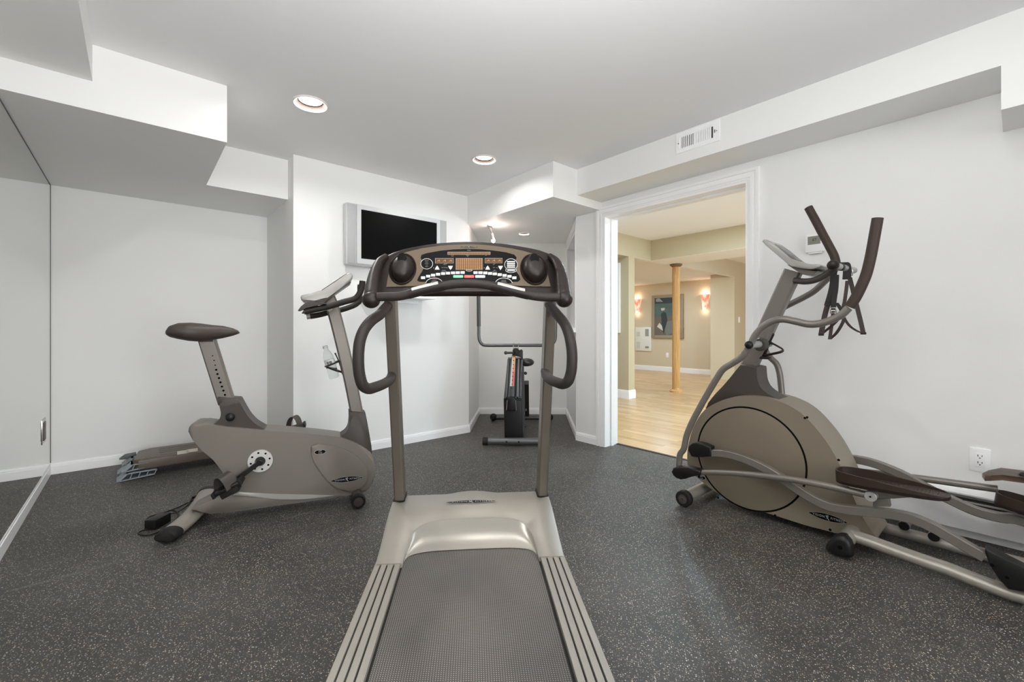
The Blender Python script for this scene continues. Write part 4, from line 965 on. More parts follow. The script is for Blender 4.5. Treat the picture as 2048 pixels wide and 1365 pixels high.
# front boot, mast
fb = [bB(900, 26), bB(1000, 36), bB(1112, 42), bB(1135, 160), bB(1165, 330), bB(1190, 480), bB(1202, 600)] + sm2([bB(*p) for p in ((1110, 540), (1000, 470), (900, 425), (775, 388))]) + sm2([bB(*p) for p in ((768, 372), (800, 338), (852, 300), (890, 235), (902, 140))])
fbt = bprism('mast_boot', fb, -.062, .062, M['bikedark'], bk, .006, 0, 3, 60)
ma, mb_, mc_ = BP(714.5, 832, 0), BP(667, 622, 0), BP(655, 590, 0)
ms = obj('mast', MB().bar([ma, ma.lerp(mb_, .33) + BF * .006, ma.lerp(mb_, .66) + BF * .006, mb_, mc_], .055, .075, BF, 3, .35), M['steelgrey'], bk)
cpro = [bD(*p) for p in ((232, 312), (240, 293), (262, 284), (440, 256), (480, 234), (620, 140), (755, 46), (790, 34), (818, 44), (830, 66), (826, 96), (800, 130), (660, 232), (540, 318), (500, 338), (400, 350), (270, 357), (240, 342))]
cs = bprism('bike_console', cpro, -.13, .13, M['silver'], bk, .008, 0, 3, 40)
bprism('lower_shell', [bD(*p) for p in ((380, 345), (500, 330), (640, 240), (800, 128), (810, 142), (650, 255), (520, 368), (400, 362))], -.10, .10, M['steelgrey'], cs, .004)
bprism('face_plate', [bD(*p) for p in ((470, 238), (755, 44), (757, 40), (468, 234))], -.1, .1, M['gloss'], cs)
for sg, pts in ((-1, [(940, 128), (932, 190), (915, 250), (885, 300), (840, 335), (740, 362), (640, 392), (540, 420), (440, 444), (350, 462), (285, 475)]), (1, [(905, 345), (890, 372), (850, 402), (780, 430), (690, 458), (600, 476), (530, 492), (470, 508), (400, 522), (345, 530)])):
    q = [BP(*bD(u, v), sg * .2) for u, v in pts]
    if sg > 0:
        dz = [p.z for p in q]
        q = [BP(*bD(912, 170), .2)] + q
    hbk = obj('handlebar_grip', MB().tube(q, .0175, 16, sub=5), M['foam'], bk, 60)
    e_ = q[-1]; dd = (q[-1] - q[-2]).normalized()
    obj('pulse_sensor' if sg > 0 else 'end_plug', MB().cyl(e_ - dd * .003, e_ + dd * (.022 if sg > 0 else .006), .0165, 16), M['silver'] if sg > 0 else M['bikedark'], hbk)
obj('handlebar_stem', MB().tube([BP(*bD(560, 440), -.2), BP(*bD(585, 425), 0), BP(*bD(600, 470), .2)], .016, 14), M['steelgrey'], bk)
for sg in (-1, 1):
    q = [BP(*bD(u, v), -.2) for u, v in ((205, 468), (240, 420), (290, 380), (340, 360), (390, 362), (460, 376), (530, 386), (525, 396), (440, 398), (370, 410), (320, 428), (270, 452), (225, 470))]
    off = BN * (-.03 if sg < 0 else .37)
    obj('elbow_rest', MB().prism([p + off for p in q], BN * .075, .006), M['bikedark'], bk)
# crank, pedals
cc = BP(521, 922, -.0855)
dk = obj('crank_disc', MB().cyl(cc, cc - BN * .008, .064, 40, .002), M['champ'], bk)
obj('disc_face', MB().lathe([(0, 0), (.0615, 0), (.0615, .0008), (0, .0008)], cc - BN * .008, -BN, 40), mat('pale_disc', (205, 203, 198), 0.4), dk)
for k in range(8):
    a = math.pi / 4 * k + .2
    obj('disc_hole', MB().lathe([(0, 0), (.0055, 0), (.0055, .0006), (0, .0006)], cc - BN * .0089 + BF * (.047 * math.cos(a)) + V((0, 0, .047 * math.sin(a))), -BN, 12), M['hole'], dk)
obj('crank_hub', MB().lathe([(.024, .0), (.026, .006), (.02, .022), (.016, .034), (.011, .036), (.010, .034), (0, .034)], cc - BN * .008, -BN, 28), M['black'], dk)
def pedal(pc, ax, up_, label_far=False):
    ax = ax.normalized(); up_ = up_.normalized(); lat = ax.cross(up_).normalized(); la2 = (lat + ax * .9).normalized()
    k_ = 1.0 if label_far else 1.3
    pd = obj('pedal', MB().obox(pc, (ax * .052 * k_, lat * .046, up_ * .010), .005), M['black'], bk)
    for k in (-1, 1): obj('pedal_bar', MB().obox(pc + ax * (.05 * k_ * k), (ax * .007, lat * .05, up_ * .014), .003), M['blackrub'], pd)
    obj('pedal_weight', MB().obox(pc - up_ * .024, (ax * .034 * k_, lat * .036, up_ * .016), .004), M['blackrub'], pd)
    arc = [pc + la2 * (.054 * math.cos(t)) + up_ * (-.006 + .078 * math.sin(t)) + ax * (-.012 + .014 * math.sin(t)) for t in [math.pi * k / 14 for k in range(15)]]
    obj('toe_strap', strap(arc, (ax - la2 * ax.dot(la2)).normalized(), .019 * k_ * k_, .0016), M['bikedark'], pd, 60)
    return pd
def strap(path, wdir, hw_, th):
    mb = MB(); rings = []
    n = len(path)
    for i in range(n):
        t = (path[min(i + 1, n - 1)] - path[max(i - 1, 0)]).normalized(); nn_ = t.cross(wdir).normalized()
        rings.append([path[i] - wdir * hw_ - nn_ * th, path[i] + wdir * hw_ - nn_ * th, path[i] + wdir * hw_ + nn_ * th, path[i] - wdir * hw_ + nn_ * th])
    return mb.loft(rings)
ca = cc - BN * .034; pa = BP(*bC(1405, 392), -.124)
cr1 = obj('crank_arm', MB().bar([ca - BN * .0, ca.lerp(pa, .5), pa], .018, .024, V((0, 0, 1))), M['black'], bk)
dsw = pa - cc
pc = BP(*bC(1275, 505), -.185)
pedal(pc, BF * .87 + V((0, 0, .42)), V((0, 0, .9)) - BF * .43)
obj('pedal_spindle', MB().cyl(pa, pc, .008), M['chrome'], cr1)
fs_, fz_ = (pa - cc).dot(BF), pa.z - cc.z
cc2 = cc + BN * .171; pa2 = cc2 + BF * (-fs_) + V((0, 0, -fz_)) + BN * .036
obj('crank_arm', MB().bar([cc2 + BN * .03, pa2], .018, .024, V((0, 0, 1))), M['black'], bk)
pc2 = BP(592, 855, .19)
pa2z = pa2
pedal(pc2, BF * .95 + V((0, 0, .25)), V((0, 0, .97)) - BF * .2, True)
# bottle cage on the mast and the bottle in it
bx0, bx1 = BP(*bD(512, 868), 0), BP(*bD(622, 1232), 0)
bd_ = (bx1 - bx0).normalized(); Lb = (bx1 - bx0).length
cg = obj('bottle_cage', strap([BP(*bD(u, v), 0) for u, v in ((632, 960), (660, 1020), (690, 1100), (712, 1190))], BN, .011, .004), M['brownp'], bk)
lp = BP(*bD(548, 1100), 0)
for a, b in (((690, 1030), (520, 1100)), ((700, 1165), (520, 1100))):
    p, q = BP(*bD(*a), 0), BP(*bD(*b), 0); side = BN
    for sg in (-1, 1):
        mid1 = p.lerp(q, .35) + side * (.036 * sg); mid2 = p.lerp(q, .78) + side * (.034 * sg)
        obj('cage_arm', MB().tube(cat([p + side * .006 * sg, mid1, mid2, q], 5), .005, 8, r2=.008), M['brownp'], cg, 60)
obj('cage_ball', MB().ball(BP(*bD(630, 955), 0), .0055), M['brownp'], cg)
M['pet'] = mat('clear_plastic', (236, 240, 240), 0.06); 
_b = M['pet'].node_tree.nodes['Principled BSDF']; _b.inputs['Transmission Weight'].default_value = .92; _b.inputs['IOR'].default_value = 1.12
M['paperlabel'] = mat('translucent_white_label', (222, 224, 224), 0.5)
wb = thing('water_bottle', bx1, 'clear plastic water bottle tilted in the exercise bike cage', 'bottle')
obj('bottle_shell', MB().lathe([(0, 0), (.024, .0), (.0295, .006), (.0305, .03), (.029, .06), (.0305, .075), (.0305, .12), (.028, .14), (.0185, .168), (.0125, .182), (.0122, Lb * .96), (.0, Lb * .96)], bx1, -bd_, 28), M['pet'], wb, 60)
obj('bottle_cap', MB().lathe([(.0138, Lb * .93), (.0142, Lb * .935), (.0142, Lb), (.012, Lb * 1.008), (0, Lb * 1.008)], bx1, -bd_, 24), M['white_i'], wb)
lbm = obj('label', MB().lathe([(.0309, .082), (.0309, .118)], bx1, -bd_, 28, False), M['paperlabel'], wb, 60)
bc = MB(); lc = bx1 - bd_ * .1; ln = (V((0, 0, HC)) - lc); ln = (ln - bd_ * ln.dot(bd_)).normalized(); lx = ln.cross(bd_)
for k in range(9):
    if k in (3,): continue
    ang_ = -.5 + .1 * k
    nn_ = (ln * math.cos(ang_) + lx * math.sin(ang_)); p = lc + nn_ * .0314
    bc.obox(p, (lx * (.0008 if k % 2 else .0014), bd_ * .009, nn_ * .0002))
obj('barcode', bc, M['black'], lbm)
# ================================================================ aerobic step platform by the back wall
SO = atz(232, 968, 0)
s0, s1 = V((-0.02, 4.03, 0)), V((.62, 4.36, 0))
M['stepg'] = mat('grey_riser_plastic', (140, 148, 154), 0.45)
M['stepb'] = mat('brown_step_plastic', (92, 80, 70), 0.4, noise=0.08, nscale=20)
# ---- step platform
sp0, sp1 = atz(265.6, 943.8, .056), atz(422.7, 918.6, .056)
sdx = (sp1 - sp0); sdx.z = 0; sdx.normalize(); sdy = V((-sdx.y, sdx.x, 0))
S0 = V((sp0.x, sp0.y, 0))
def ST(a, b, z): return S0 + sdx * a + sdy * b + V((0, 0, z))
stp = thing('step_platform', ST(.45, .18, 0), 'dark brown aerobic step platform on grey risers by the back wall', 'exercise step')
SLn, SWd = 1.0, .36
o_ = [ST(.0, .03, .056), ST(.03, 0, .056), ST(SLn - .03, 0, .056), ST(SLn, .03, .056), ST(SLn, SWd - .08, .056), ST(SLn - .08, SWd, .056), ST(.1, SWd, .056), ST(.03, SWd - .05, .056)]
dkp = obj('deck', MB().prism(o_, (0, 0, .074), .01), M['stepb'], stp, 40)
for b in (.075, .14, .205, .27): obj('tread_rib', MB().obox(ST(.55, b, .1305), (sdx * .4, sdy * .012, V((0, 0, .0022))), .001), M['stepb'], dkp)
for k in range(5): obj('corner_ridge', MB().obox(ST(.035 + .022 * k, .035, .13), (sdx * .004, sdy * .022, V((0, 0, .003))), .0015), M['stepb'], dkp)
for q in ((1342, 362, 1490, 405), (1500, 330, 1645, 375)):
    c_ = atp(200 + .11719 * (q[0] + q[2]) / 2, 860 + .11719 * (q[1] + q[3]) / 2, ST(0, -.0006, 0), sdy)
    obj('paper_label', MB().obox(c_, (sdx * .034, sdy * .0006, V((0, 0, .0125)))), mat('cream_paper', (206, 198, 184), 0.7), dkp)
def riser(a0, b0, b1, z0, z1, name='riser', ln=.2, lean=.05):
    rs_ = obj(name, MB().prism([ST(a0, b0, z0), ST(a0 + .015, b0, z0), ST(a0 + .015 + lean, b0, z1), ST(a0 + lean, b0, z1)], sdy * (b1 - b0)), M['stepg'], stp, 20)
    fr_ = MB()
    fr_.prism([ST(a0 + lean, b0, z1 - .006), ST(a0 + lean + ln * .8, b0, z1 - .006), ST(a0 + lean + ln * .8, b0, z1), ST(a0 + lean, b0, z1)], sdy * (b1 - b0))
    fr_.prism([ST(a0, b0, z0), ST(a0 + ln, b0, z0 + (z1 - z0) * .25), ST(a0 + ln, b0, z0 + (z1 - z0) * .25 + .006), ST(a0, b0, z0 + .006)], sdy * (b1 - b0))
    obj('riser_shelf', fr_, M['stepg'], rs_, 20)
    for k in range(4):
        x = a0 + lean * .7 + ln * (.15 + .22 * k)
        f_ = (x - a0) / ln; zb = z0 + (z1 - z0) * .25 * f_
        obj('riser_rib', MB().prism([ST(x, b0 + .004, zb), ST(x + .005, b0 + .004, zb), ST(x + .02, b0 + .004, z1 - .003), ST(x + .015, b0 + .004, z1 - .003)], sdy * (b1 - b0 - .008)), M['stepg'], rs_, 20)
    return rs_
riser(-.085, -.01, .12, 0.0, .05); riser(-.06, .0, .11, .055, .105, ln=.12)
riser(-.085, .2, .33, 0.0, .05); riser(-.06, .21, .32, .055, .105, ln=.12)
riser(SLn - .16, -.01, .12, 0.0, .056, ln=.18); riser(SLn - .16, .22, .35, 0.0, .056, ln=.18)
obj('riser_hook', MB().prism([ST(-.075, .27, .092), ST(-.04, .27, .118), ST(.02, .27, .122), ST(.02, .27, .096), ST(-.04, .27, .088)], sdy * .06, .003), mat('dark_grey_hook', (78, 82, 86), 0.45), stp)

# ================================================================ power adapter and cords
a0 = atz(316, 1058, 0); ad = thing('power_adapter', a0, 'black power adapter with a coiled cord on the rubber floor beside the bike', 'power adapter')
ax_ = (atz(335, 1040, 0) - atz(295, 1062, 0)).normalized(); ay_ = V((-ax_.y, ax_.x, 0))
acn = atz(316, 1052, .0)
obj('adapter_body', MB().obox(acn + V((0, 0, .025)), (ax_ * .052, ay_ * .03, V((0, 0, .025))), .004), M['black'], ad)
def cord(pix, r=.0032): return MB().tube(cat([atz(px, py, .0045) for px, py in pix], 6), r, 8)
obj('cord', cord([(301, 1050), (292, 1042), (300, 1034), (330, 1025), (355, 1016), (380, 1004), (393, 1000)]), M['black'], ad, 60)
obj('cord', cord([(298, 1058), (284, 1062), (276, 1067), (285, 1071), (305, 1069), (330, 1058), (348, 1044), (356, 1032), (352, 1023), (340, 1021), (330, 1026)]), M['black'], ad, 60)
obj('cord', cord([(340, 1028), (352, 1026), (366, 1018), (376, 1010), (384, 996), (391, 992)], .0028), M['black'], ad, 60)
obj('plug', MB().obox(atz(389, 994, .008), (ax_ * .016, ay_ * .006, V((0, 0, .006))), .002), M['black'], ad)

# ================================================================ elliptical trainer by the right wall
def p5(u, v): return (1320 + .3555 * u, 740 + .3555 * v)
def p4(u, v): return (1320 + .3664 * u, 400 + .3664 * v)
def pf(u, v): return (1580 + .12454 * u, 960 + .12454 * v)
def pd_(u, v): return (1660 + .12695 * u, 900 + .12695 * v)
def pw(u, v): return (1330 + .11723 * u, 860 + .11723 * v)
XN, XF, XC = 2.60, 2.85, 2.725
EX = V((1, 0, 0)); EY = V((0, -1, 0)); EZ = V((0, 0, 1))
el = thing('elliptical_trainer', (XC, .55, 0), 'bronze and grey elliptical trainer standing along the right wall', 'elliptical trainer')
def eprism(name, pts, x0, x1, m, parent, bev=0.0, sm=0, seg=4, ang=50):
    q = [atx(px, py, x0) for px, py in pts]
    if sm: q = cat(q, sm, True)
    return obj(name, MB().prism(q, (x1 - x0, 0, 0), bev, seg), m, parent, ang)
hs = sm2([p5(*p) for p in ((185, 590), (158, 545), (153, 490), (160, 420), (190, 320), (250, 228), (350, 172), (460, 148), (580, 155), (700, 190), (800, 250), (890, 345), (965, 450), (1030, 575), (1085, 710), (1130, 810), (1180, 895), (1222, 950))], 4)
hs += [p5(*p) for p in ((1160, 944), (1100, 937), (980, 918), (820, 876), (700, 838), (600, 806), (520, 779), (450, 752), (390, 728), (330, 698), (280, 665), (230, 625))]
eh = eprism('flywheel_housing', hs, XN, XF, M['bronze'], el, .03, 0, 6, 75)
L_, R_, T_, B__ = [atx(*p5(*p), XN) for p in ((216, 510), (822, 560), (505, 213), (540, 800))]
dc = V((XN, (L_.y + R_.y) / 2, (T_.z + B__.z) / 2)); dr = ((L_.y - R_.y) + (T_.z - B__.z)) / 4
dkk = obj('side_disc', MB().lathe([(0, -.010), (dr * .5, -.0095), (dr * .9, -.006), (dr * .985, -.002), (dr * .985, .004)], dc, EX, 72, False), M['bronze_d'], eh, 40)
obj('disc_gap', MB().lathe([(dr * .983, -.0012), (dr * 1.018, -.0012), (dr * 1.018, .002)], dc, EX, 72, False), M['hole'], eh)
a, b = atx(*pf(292, 520), XN), atx(*pf(935, 695), XN)
badge(eh, (a + b) / 2 - EX * .002, b - a, (b - a).cross(-EX) * -1 if (b - a).cross(-EX).z < 0 else (b - a).cross(-EX), (b - a).length / 2, .018, .0115)
so = atx(*pw(622, 815), XN - .001)
sk = obj('sticker', MB().prism(disc_pts(so, EY, EZ, .026, .0135), EX * -.0006), M['white_i'], eh)
obj('field', MB().prism(disc_pts(so - EX * .0006, EY, EZ, .0245, .012), EX * -.0003), M['gloss'], sk)
mb = MB(); text_mb(mb, 'HRT', so + EZ * .005 - EX * .001, EY, EZ, .007, .0002, 'CENTER', .15); text_mb(mb, 'X6200', so - EZ * .0055 - EX * .001, EY, EZ, .0055, .0002, 'CENTER', .15)
obj('lettering', mb, M['white_i'], sk)
for u, v in ((905, 1160),): pass
for q in (pw(908, 1162), p5(648, 820), pf(645, 806), p5(815, 272), p5(828, 268), p5(1005, 508)):
    h_ = atx(q[0], q[1], XN - .0005)
    obj('housing_screw', MB().lathe([(0, 0), (.006, 0), (.006, .001), (0, .001)], h_, -EX, 12), M['hole'], eh)
# boot and mast
eb_ = [p4(437, 900), p4(480, 903)] + sm2([p4(*p) for p in ((527, 915), (529, 955), (534, 990), (550, 1025), (580, 1053), (615, 1075), (655, 1092))], 4) + [p4(640, 1112), p4(500, 1105), p4(350, 1120), p4(245, 1142)] + sm2([p4(*p) for p in ((262, 1110), (300, 1062), (345, 1015), (385, 968), (415, 930))], 3)
eprism('mast_boot', eb_, 2.65, 2.80, M['bikedark'], el, .009, 0, 4, 60)
m0, m1 = atx(*p4(484, 915), XC), atx(*p4(729, 388), XC)
em = obj('mast', MB().bar([m0, m0.lerp(m1, .5), m1], .055, .085, EY, 0, .35), M['steelgrey'], el)
# console
ezp = lambda u, v: (1480 + .23443 * u, 400 + .23443 * v)
ec = eprism('elliptical_console', [ezp(*p) for p in ((188, 354), (198, 337), (222, 338), (300, 392), (380, 462), (440, 518), (520, 543), (600, 548), (680, 550), (691, 563), (680, 580), (600, 590), (540, 590), (430, 568), (330, 482), (215, 384))], XC - .12, XC + .12, M['silver'], el, .006, 0, 3, 50)
ca_, cb_ = atx(*ezp(222, 338), XC - .12), atx(*ezp(440, 518), XC - .12)
ca_.x = cb_.x = XC
cdir = (cb_ - ca_).normalized(); cn_ = cdir.cross(EX); cn_ = cn_ if cn_.z > 0 else -cn_
mid = (ca_ + cb_) / 2 + cdir * .01 + cn_ * .0025
obj('display_lens', MB().obox(mid, (cdir * .060, EX * .085, cn_ * .003), .002), mat('console_lens', (92, 88, 84), 0.25), ec)
obj('lens_rim', MB().obox(mid - cn_ * .003, (cdir * .072, EX * .098, cn_ * .003), .002), M['champ_b'], ec)
eprism('under_shell', [p4(*p) for p in ((690, 352), (760, 378), (860, 388), (830, 412), (770, 405))], XC - .09, XC + .09, M['steelgrey'], ec, .004)
# pulse bar across, with its two bends back to the mast
hn, hf = atx(*p4(945, 357), 2.58), atx(*p4(1068, 384), 2.88)
hf = V((2.88, hn.y - .02, hf.z))
pb = obj('pulse_bar', MB().cyl(hn, hf, .0165, 20), M['silver'], el)
obj('end_knob', MB().ball(hn, .026, (1.1, 1, 1), 20), M['consol'], pb, 60)
obj('end_knob', MB().ball(hf, .0172, (1, 1, 1), 16), M['silver'], pb, 60)
obj('grip_sleeve', MB().cyl(hn.lerp(hf, .30), hn.lerp(hf, .38), .0185, 20), M['consol'], pb)
q = [atx(*p4(736, 440), 2.70), atx(*p4(790, 446), 2.68), atx(*p4(845, 438), 2.66), atx(*p4(900, 412), 2.65), atx(*p4(955, 372), 2.64)]
obj('pulse_bar_bend', MB().tube(q, .0165, 16, sub=5), M['bikedark'], pb, 60)
# swing arms: grip, bent tube, pivot, lower link
M['grip'] = mat('brown_foam_grip', (62, 48, 40), 0.55, spec=0.35, bump=0.25, bscale=500)
XS = 2.49
gr = [atx(*p4(u, v), XS) for u, v in ((1188, 100), (1172, 190), (1152, 300), (1128, 400), (1100, 470), (1068, 535), (1035, 585))]
sw = obj('swing_arm', MB().tube([atx(*p4(u, v), XS) for u, v in ((1030, 590), (990, 628), (930, 658), (870, 676), (810, 679), (740, 664), (670, 652), (610, 665), (560, 695), (520, 740), (495, 790))], .0175, 16, sub=5), M['steelgrey'], el, 60)
obj('foam_grip', MB().tube(gr, .0215, 18, sub=5), M['grip'], sw, 60)
lk = [atx(*p4(u, v), XS) for u, v in ((495, 790), (455, 850), (400, 890), (345, 925), (310, 975), (265, 1050), (220, 1130), (175, 1215), (145, 1290), (130, 1360))] + [atx(*p5(u, v), XS) for u, v in ((112, 480), (107, 550))]
obj('lower_link', MB().tube(lk, .0175, 16, sub=5), M['steelgrey'], sw, 60)
pv = atx(*p4(495, 792), XS)
obj('pivot_tube', MB().cyl(pv + EX * -.01, V((2.70, pv.y, pv.z)), .019, 20), M['silver'], sw)
obj('pivot_cap', MB().ball(pv - EX * .022, .0215, (1, 1, 1), 20), M['black'], sw, 60)
obj('pivot_collar', MB().lathe([(.03, 0), (.036, .015), (.036, .05), (.03, .06)], V((2.60, pv.y, pv.z)), EX, 24), M['bikedark'], sw)
XG = 2.96
sf = obj('swing_arm', MB().tube([atx(*p4(u, v), XG) for u, v in ((962, 350), (952, 385), (930, 415), (890, 455), (840, 500), (780, 535), (720, 565), (670, 592), (625, 632), (590, 690), (565, 760))], .0175, 16, sub=5), M['steelgrey'], el, 60)
obj('foam_grip', MB().tube([atx(*p4(u, v), XG) for u, v in ((810, 42), (850, 115), (895, 200), (930, 265), (952, 310), (962, 352))], .0215, 18, sub=5), M['grip'], sf, 60)
obj('lower_link', MB().tube([atx(*p4(u, v), XG) for u, v in ((565, 760), (575, 820), (600, 860), (635, 895), (652, 945), (660, 1010), (668, 1090), (675, 1180), (640, 1300))], .0175, 16, sub=5), M['steelgrey'], sf, 60)
pv2 = V((XG, pv.y, pv.z)); 
obj('pivot_tube', MB().cyl(V((2.75, pv.y, pv.z)), atx(*p4(565, 760), XG), .019, 20), M['silver'], sf)
# bottle holder on the mast
bh = obj('bottle_holder', MB().tube([atx(*p4(u, v), XC) for u, v in ((615, 738), (598, 775), (580, 820), (565, 862))], .008, 10, sub=4), M['consol'], el, 60)
obj('holder_ball', MB().ball(atx(*p4(615, 736), XC), .009), M['consol'], bh)
for sg in (-1, 1):
    e0, e1, e2 = atx(*p4(596, 775), XC + .012 * sg), atx(*p4(640, 798), XC + .034 * sg), atx(*p4(670, 818), XC + .006 * sg)
    obj('holder_arm', MB().tube(cat([e0, e1, e2, atx(*p4(655, 832), XC + .03 * sg), atx(*p4(570, 850), XC + .012 * sg)], 5), .005, 8, r2=.007), M['consol'], bh, 60)
obj('holder_foot', MB().obox(atx(*p4(572, 862), XC), (EX * .022, EY * .03, EZ * .008), .004), M['consol'], bh)
# near crank arm / pedal rail and its cover
XP = 2.515
def pedal_side(X, dirn, near):
    def q5(u, v): return atx(*p5(u, v), X)
    if near:
        rail = [q5(u, v) for u, v in ((285, 468), (350, 470), (430, 487), (520, 520), (610, 565), (690, 615), (770, 668), (860, 725), (950, 766), (1040, 784), (1140, 794), (1240, 804), (1340, 818), (1430, 840), (1530, 882), (1640, 945), (1740, 1003), (1826, 1052))]
    else:
        rail = [atx(px, py, X) for px, py in ((1640, 925), (1690, 918), (1740, 925), (1800, 948), (1850, 975), (1905, 1002), (1950, 1022), (2000, 1035), (2048, 1043))] + [V((X, -.2, .15)), V((X, -.32, .10))]
    rl = obj('pedal_rail', MB().bar(rail, .038, .040, EZ, 4, .18), M['steelgrey'], el, 40)
    return rl
rl = pedal_side(XP, 1, True)
knob = [p5(*p) for p in ((155, 455), (160, 430), (180, 414), (210, 410), (245, 418), (285, 438), (285, 490), (240, 492), (205, 495), (175, 490))]
eprism('crank_cover', knob, XP - .028, XP + .03, M['black'], rl, .010, 0, 4, 60)
obj('crank_axle', MB().cyl(atx(*p5(200, 455), XP + .02), V((XN + .01, atx(*p5(200, 455), XP).y, atx(*p5(200, 455), XP).z)), .02), M['black'], rl)
eprism('roller_bracket', [p5(*p) for p in ((1826, 1022), (1834, 1008), (2048, 1120), (2150, 1180), (2120, 1245), (2030, 1250), (1960, 1238), (1905, 1180), (1850, 1095))], XP - .03, XP + .035, M['black'], rl, .006, 0, 3, 50)
for u, v in ((1868, 1100), (1952, 1170)):
    obj('bracket_bolt', MB().lathe([(0, 0), (.006, 0), (.006, .001), (0, .001)], atx(*p5(u, v), XP - .0305), -EX, 14), M['hole'], rl)
rw = atx(*p5(2050, 1190), XP + .0)
obj('roller_wheel', MB().cyl(V((XP - .012, -.03, .105)), V((XP + .014, -.03, .105)), .045, 28, .004), M['black'], rl)
# link rod
XL = 2.47
lr = obj('link_rod', MB().tube([atx(*p5(u, v), XL) for u, v in ((215, 578), (330, 578), (470, 586), (620, 602), (770, 622), (920, 650), (1050, 678), (1170, 706))], .0155, 16, sub=5), M['steelgrey'], el, 60)
eprism('link_cover', [p5(*p) for p in ((62, 575), (72, 553), (95, 546), (160, 552), (225, 568), (225, 595), (170, 605), (140, 615), (115, 620), (90, 612), (70, 595))], XL - .028, XL + .03, M['black'], lr, .010, 0, 4, 60)
eb = atx(*p5(1183, 715), XL - .02)
obj('link_bushing', MB().cyl(eb, eb + EX * .075, .0225, 24, .002), M['silver'], lr)
obj('bushing_bolt', MB().lathe([(0, 0), (.004, 0), (.004, .001), (0, .001)], eb - EX * .0004, -EX, 12), M['hole'], lr)
def foot_pedal(X, pa, pb, hw_, parent_name='foot_pedal'):
    """shallow foot tray from its round front (pa) to its tapered rear (pb)"""
    d = (pb - pa); Ln = d.length; d.normalize(); up = d.cross(EX); up = up if up.z > 0 else -up
    out = []
    for k in range(48):
        t = 2 * math.pi * k / 48; c_, s_ = math.cos(t), math.sin(t)
        l = Ln * (.5 - .5 * math.copysign(abs(c_) ** .75, c_))
        wv = hw_ * math.copysign(abs(s_) ** .62, s_) * (1.0 - .12 * l / Ln)
        out.append((l, wv))
    def P(l, w_, h): return pa + d * l + EX * w_ + up * h
    tray = obj(parent_name, MB().prism([P(l, w_, -.006) for l, w_ in out], up * .014, .003), M['brownp'], el, 50)
    def wh(l): 
        f_ = l / Ln; return .046 * (1 - .9 * max(0, (f_ - .35) / .65) ** 1.1) * (.9 + .1 * math.cos(f_ * 6)) 
    mb = MB(); rows = [[], [], [], []]
    for l, w_ in out:
        l2, w2 = Ln * .5 + (l - Ln * .5) * .968, w_ * .93
        rows[0].append(P(l, w_, -.004)); rows[1].append(P(l, w_, wh(l) + .004)); rows[2].append(P(l2, w2, wh(l) + .004)); rows[3].append(P(l2, w2, .004))
    mb.loft(rows, True, False)
    obj('tray_wall', mb, M['brownp'], tray, 50)
    gp = MB()
    for i in range(26):
        for j in range(7):
            if 11 < i < 15: continue
            l, w_ = Ln * (.1 + .8 * i / 25), hw_ * (-.66 + 1.32 * j / 6) * (1 - .12 * i / 25)
            c_ = P(l, w_, .0085)
            gp.obox(c_, (d * .0026, EX * .003, up * .0012))
    g_ = obj('tread_pattern', gp, M['seatv'], tray, 30); g_['kind'] = 'stuff'
    for k in range(2):
        arcp = [P(Ln * (.47 + .03 * k) + .02 * math.cos(t), hw_ * .75 * math.sin(t), .0085) for t in [-1.2 + 2.4 * i / 10 for i in range(11)]]
        obj('tread_arc', MB().tube(arcp, .0014, 6), M['seatv'], tray, 60)
    return tray
pa_, pb_ = atx(*pd_(110, 455), XP), atx(*pd_(1905, 762), XP)
fp = foot_pedal(XP, pa_, pb_, .086)
eprism('pedal_bracket', [pd_(*p) for p in ((620, 640), (800, 650), (1450, 745), (1000, 772), (760, 775), (640, 700))], XP - .03, XP + .03, M['steelgrey'], fp, .004)
eprism('bracket_post', [pd_(*p) for p in ((680, 760), (925, 770), (945, 905), (670, 900))], XP - .018, XP + .018, M['steelgrey'], fp, .004)
# far side rail, rod and pedal
XQ = 2.94
rf = pedal_side(XQ, 1, False)
obj('link_rod', MB().tube([atx(px, py, 2.985) for px, py in ((1640, 935), (1780, 950), (1860, 960), (1910, 967), (1960, 974), (1996, 979))], .0165, 16, sub=4), M['steelgrey'], el, 60)
fa_ = atx(1988, 1000, XQ)
ff = foot_pedal(XQ, fa_ + V((0, 0, -.008)), fa_ + V((0, -.36, -.05)), .072)
obj('bracket_post', MB().obox(fa_ + V((0, -.14, -.055)), (EX * .018, EY * .03, EZ * .03), .003), M['steelgrey'], ff)
# base frame
wc = atx(*pw(310, 1152), 2.44)
ft = obj('front_cross_tube', MB().cyl((2.46, wc.y, .052), (2.97, wc.y, .052), .033, 24), M['champ'], el)
for x0, x1 in ((2.432, 2.475), (2.965, 3.005)):
    w_ = obj('transport_wheel', MB().lathe([(.03, 0), (.043, .001), (.0475, .008), (.0475, .036), (.043, .043), (.03, .043)], (x0, wc.y, .048), EX, 32), M['blackrub'], el)
    obj('wheel_hub', MB().lathe([(.026, -.0006), (.026, -.002), (.014, -.003), (.012, -.0065), (.006, -.0065), (.005, -.003), (0, -.003)], (x0, wc.y, .048), EX, 24), M['bikedark'], w_)
ry = .525
rt = obj('rear_cross_tube', MB().cyl((2.46, ry, .075), (2.95, ry, .075), .034, 24), M['champ'], el)
fpix = [pf(*p) for p in ((565, 1090), (600, 1015), (680, 930), (780, 880), (880, 890), (960, 960), (1005, 1050), (1020, 1150), (1010, 1225), (930, 1255), (800, 1225), (680, 1180), (600, 1130))]
def fz(p): return V((p.x, p.y, max(p.z, .001)))
fq = [fz(atx(a, b, 2.44)) for a, b in fpix]
ctr = sum(fq, V((0, 0, 0))) / len(fq)
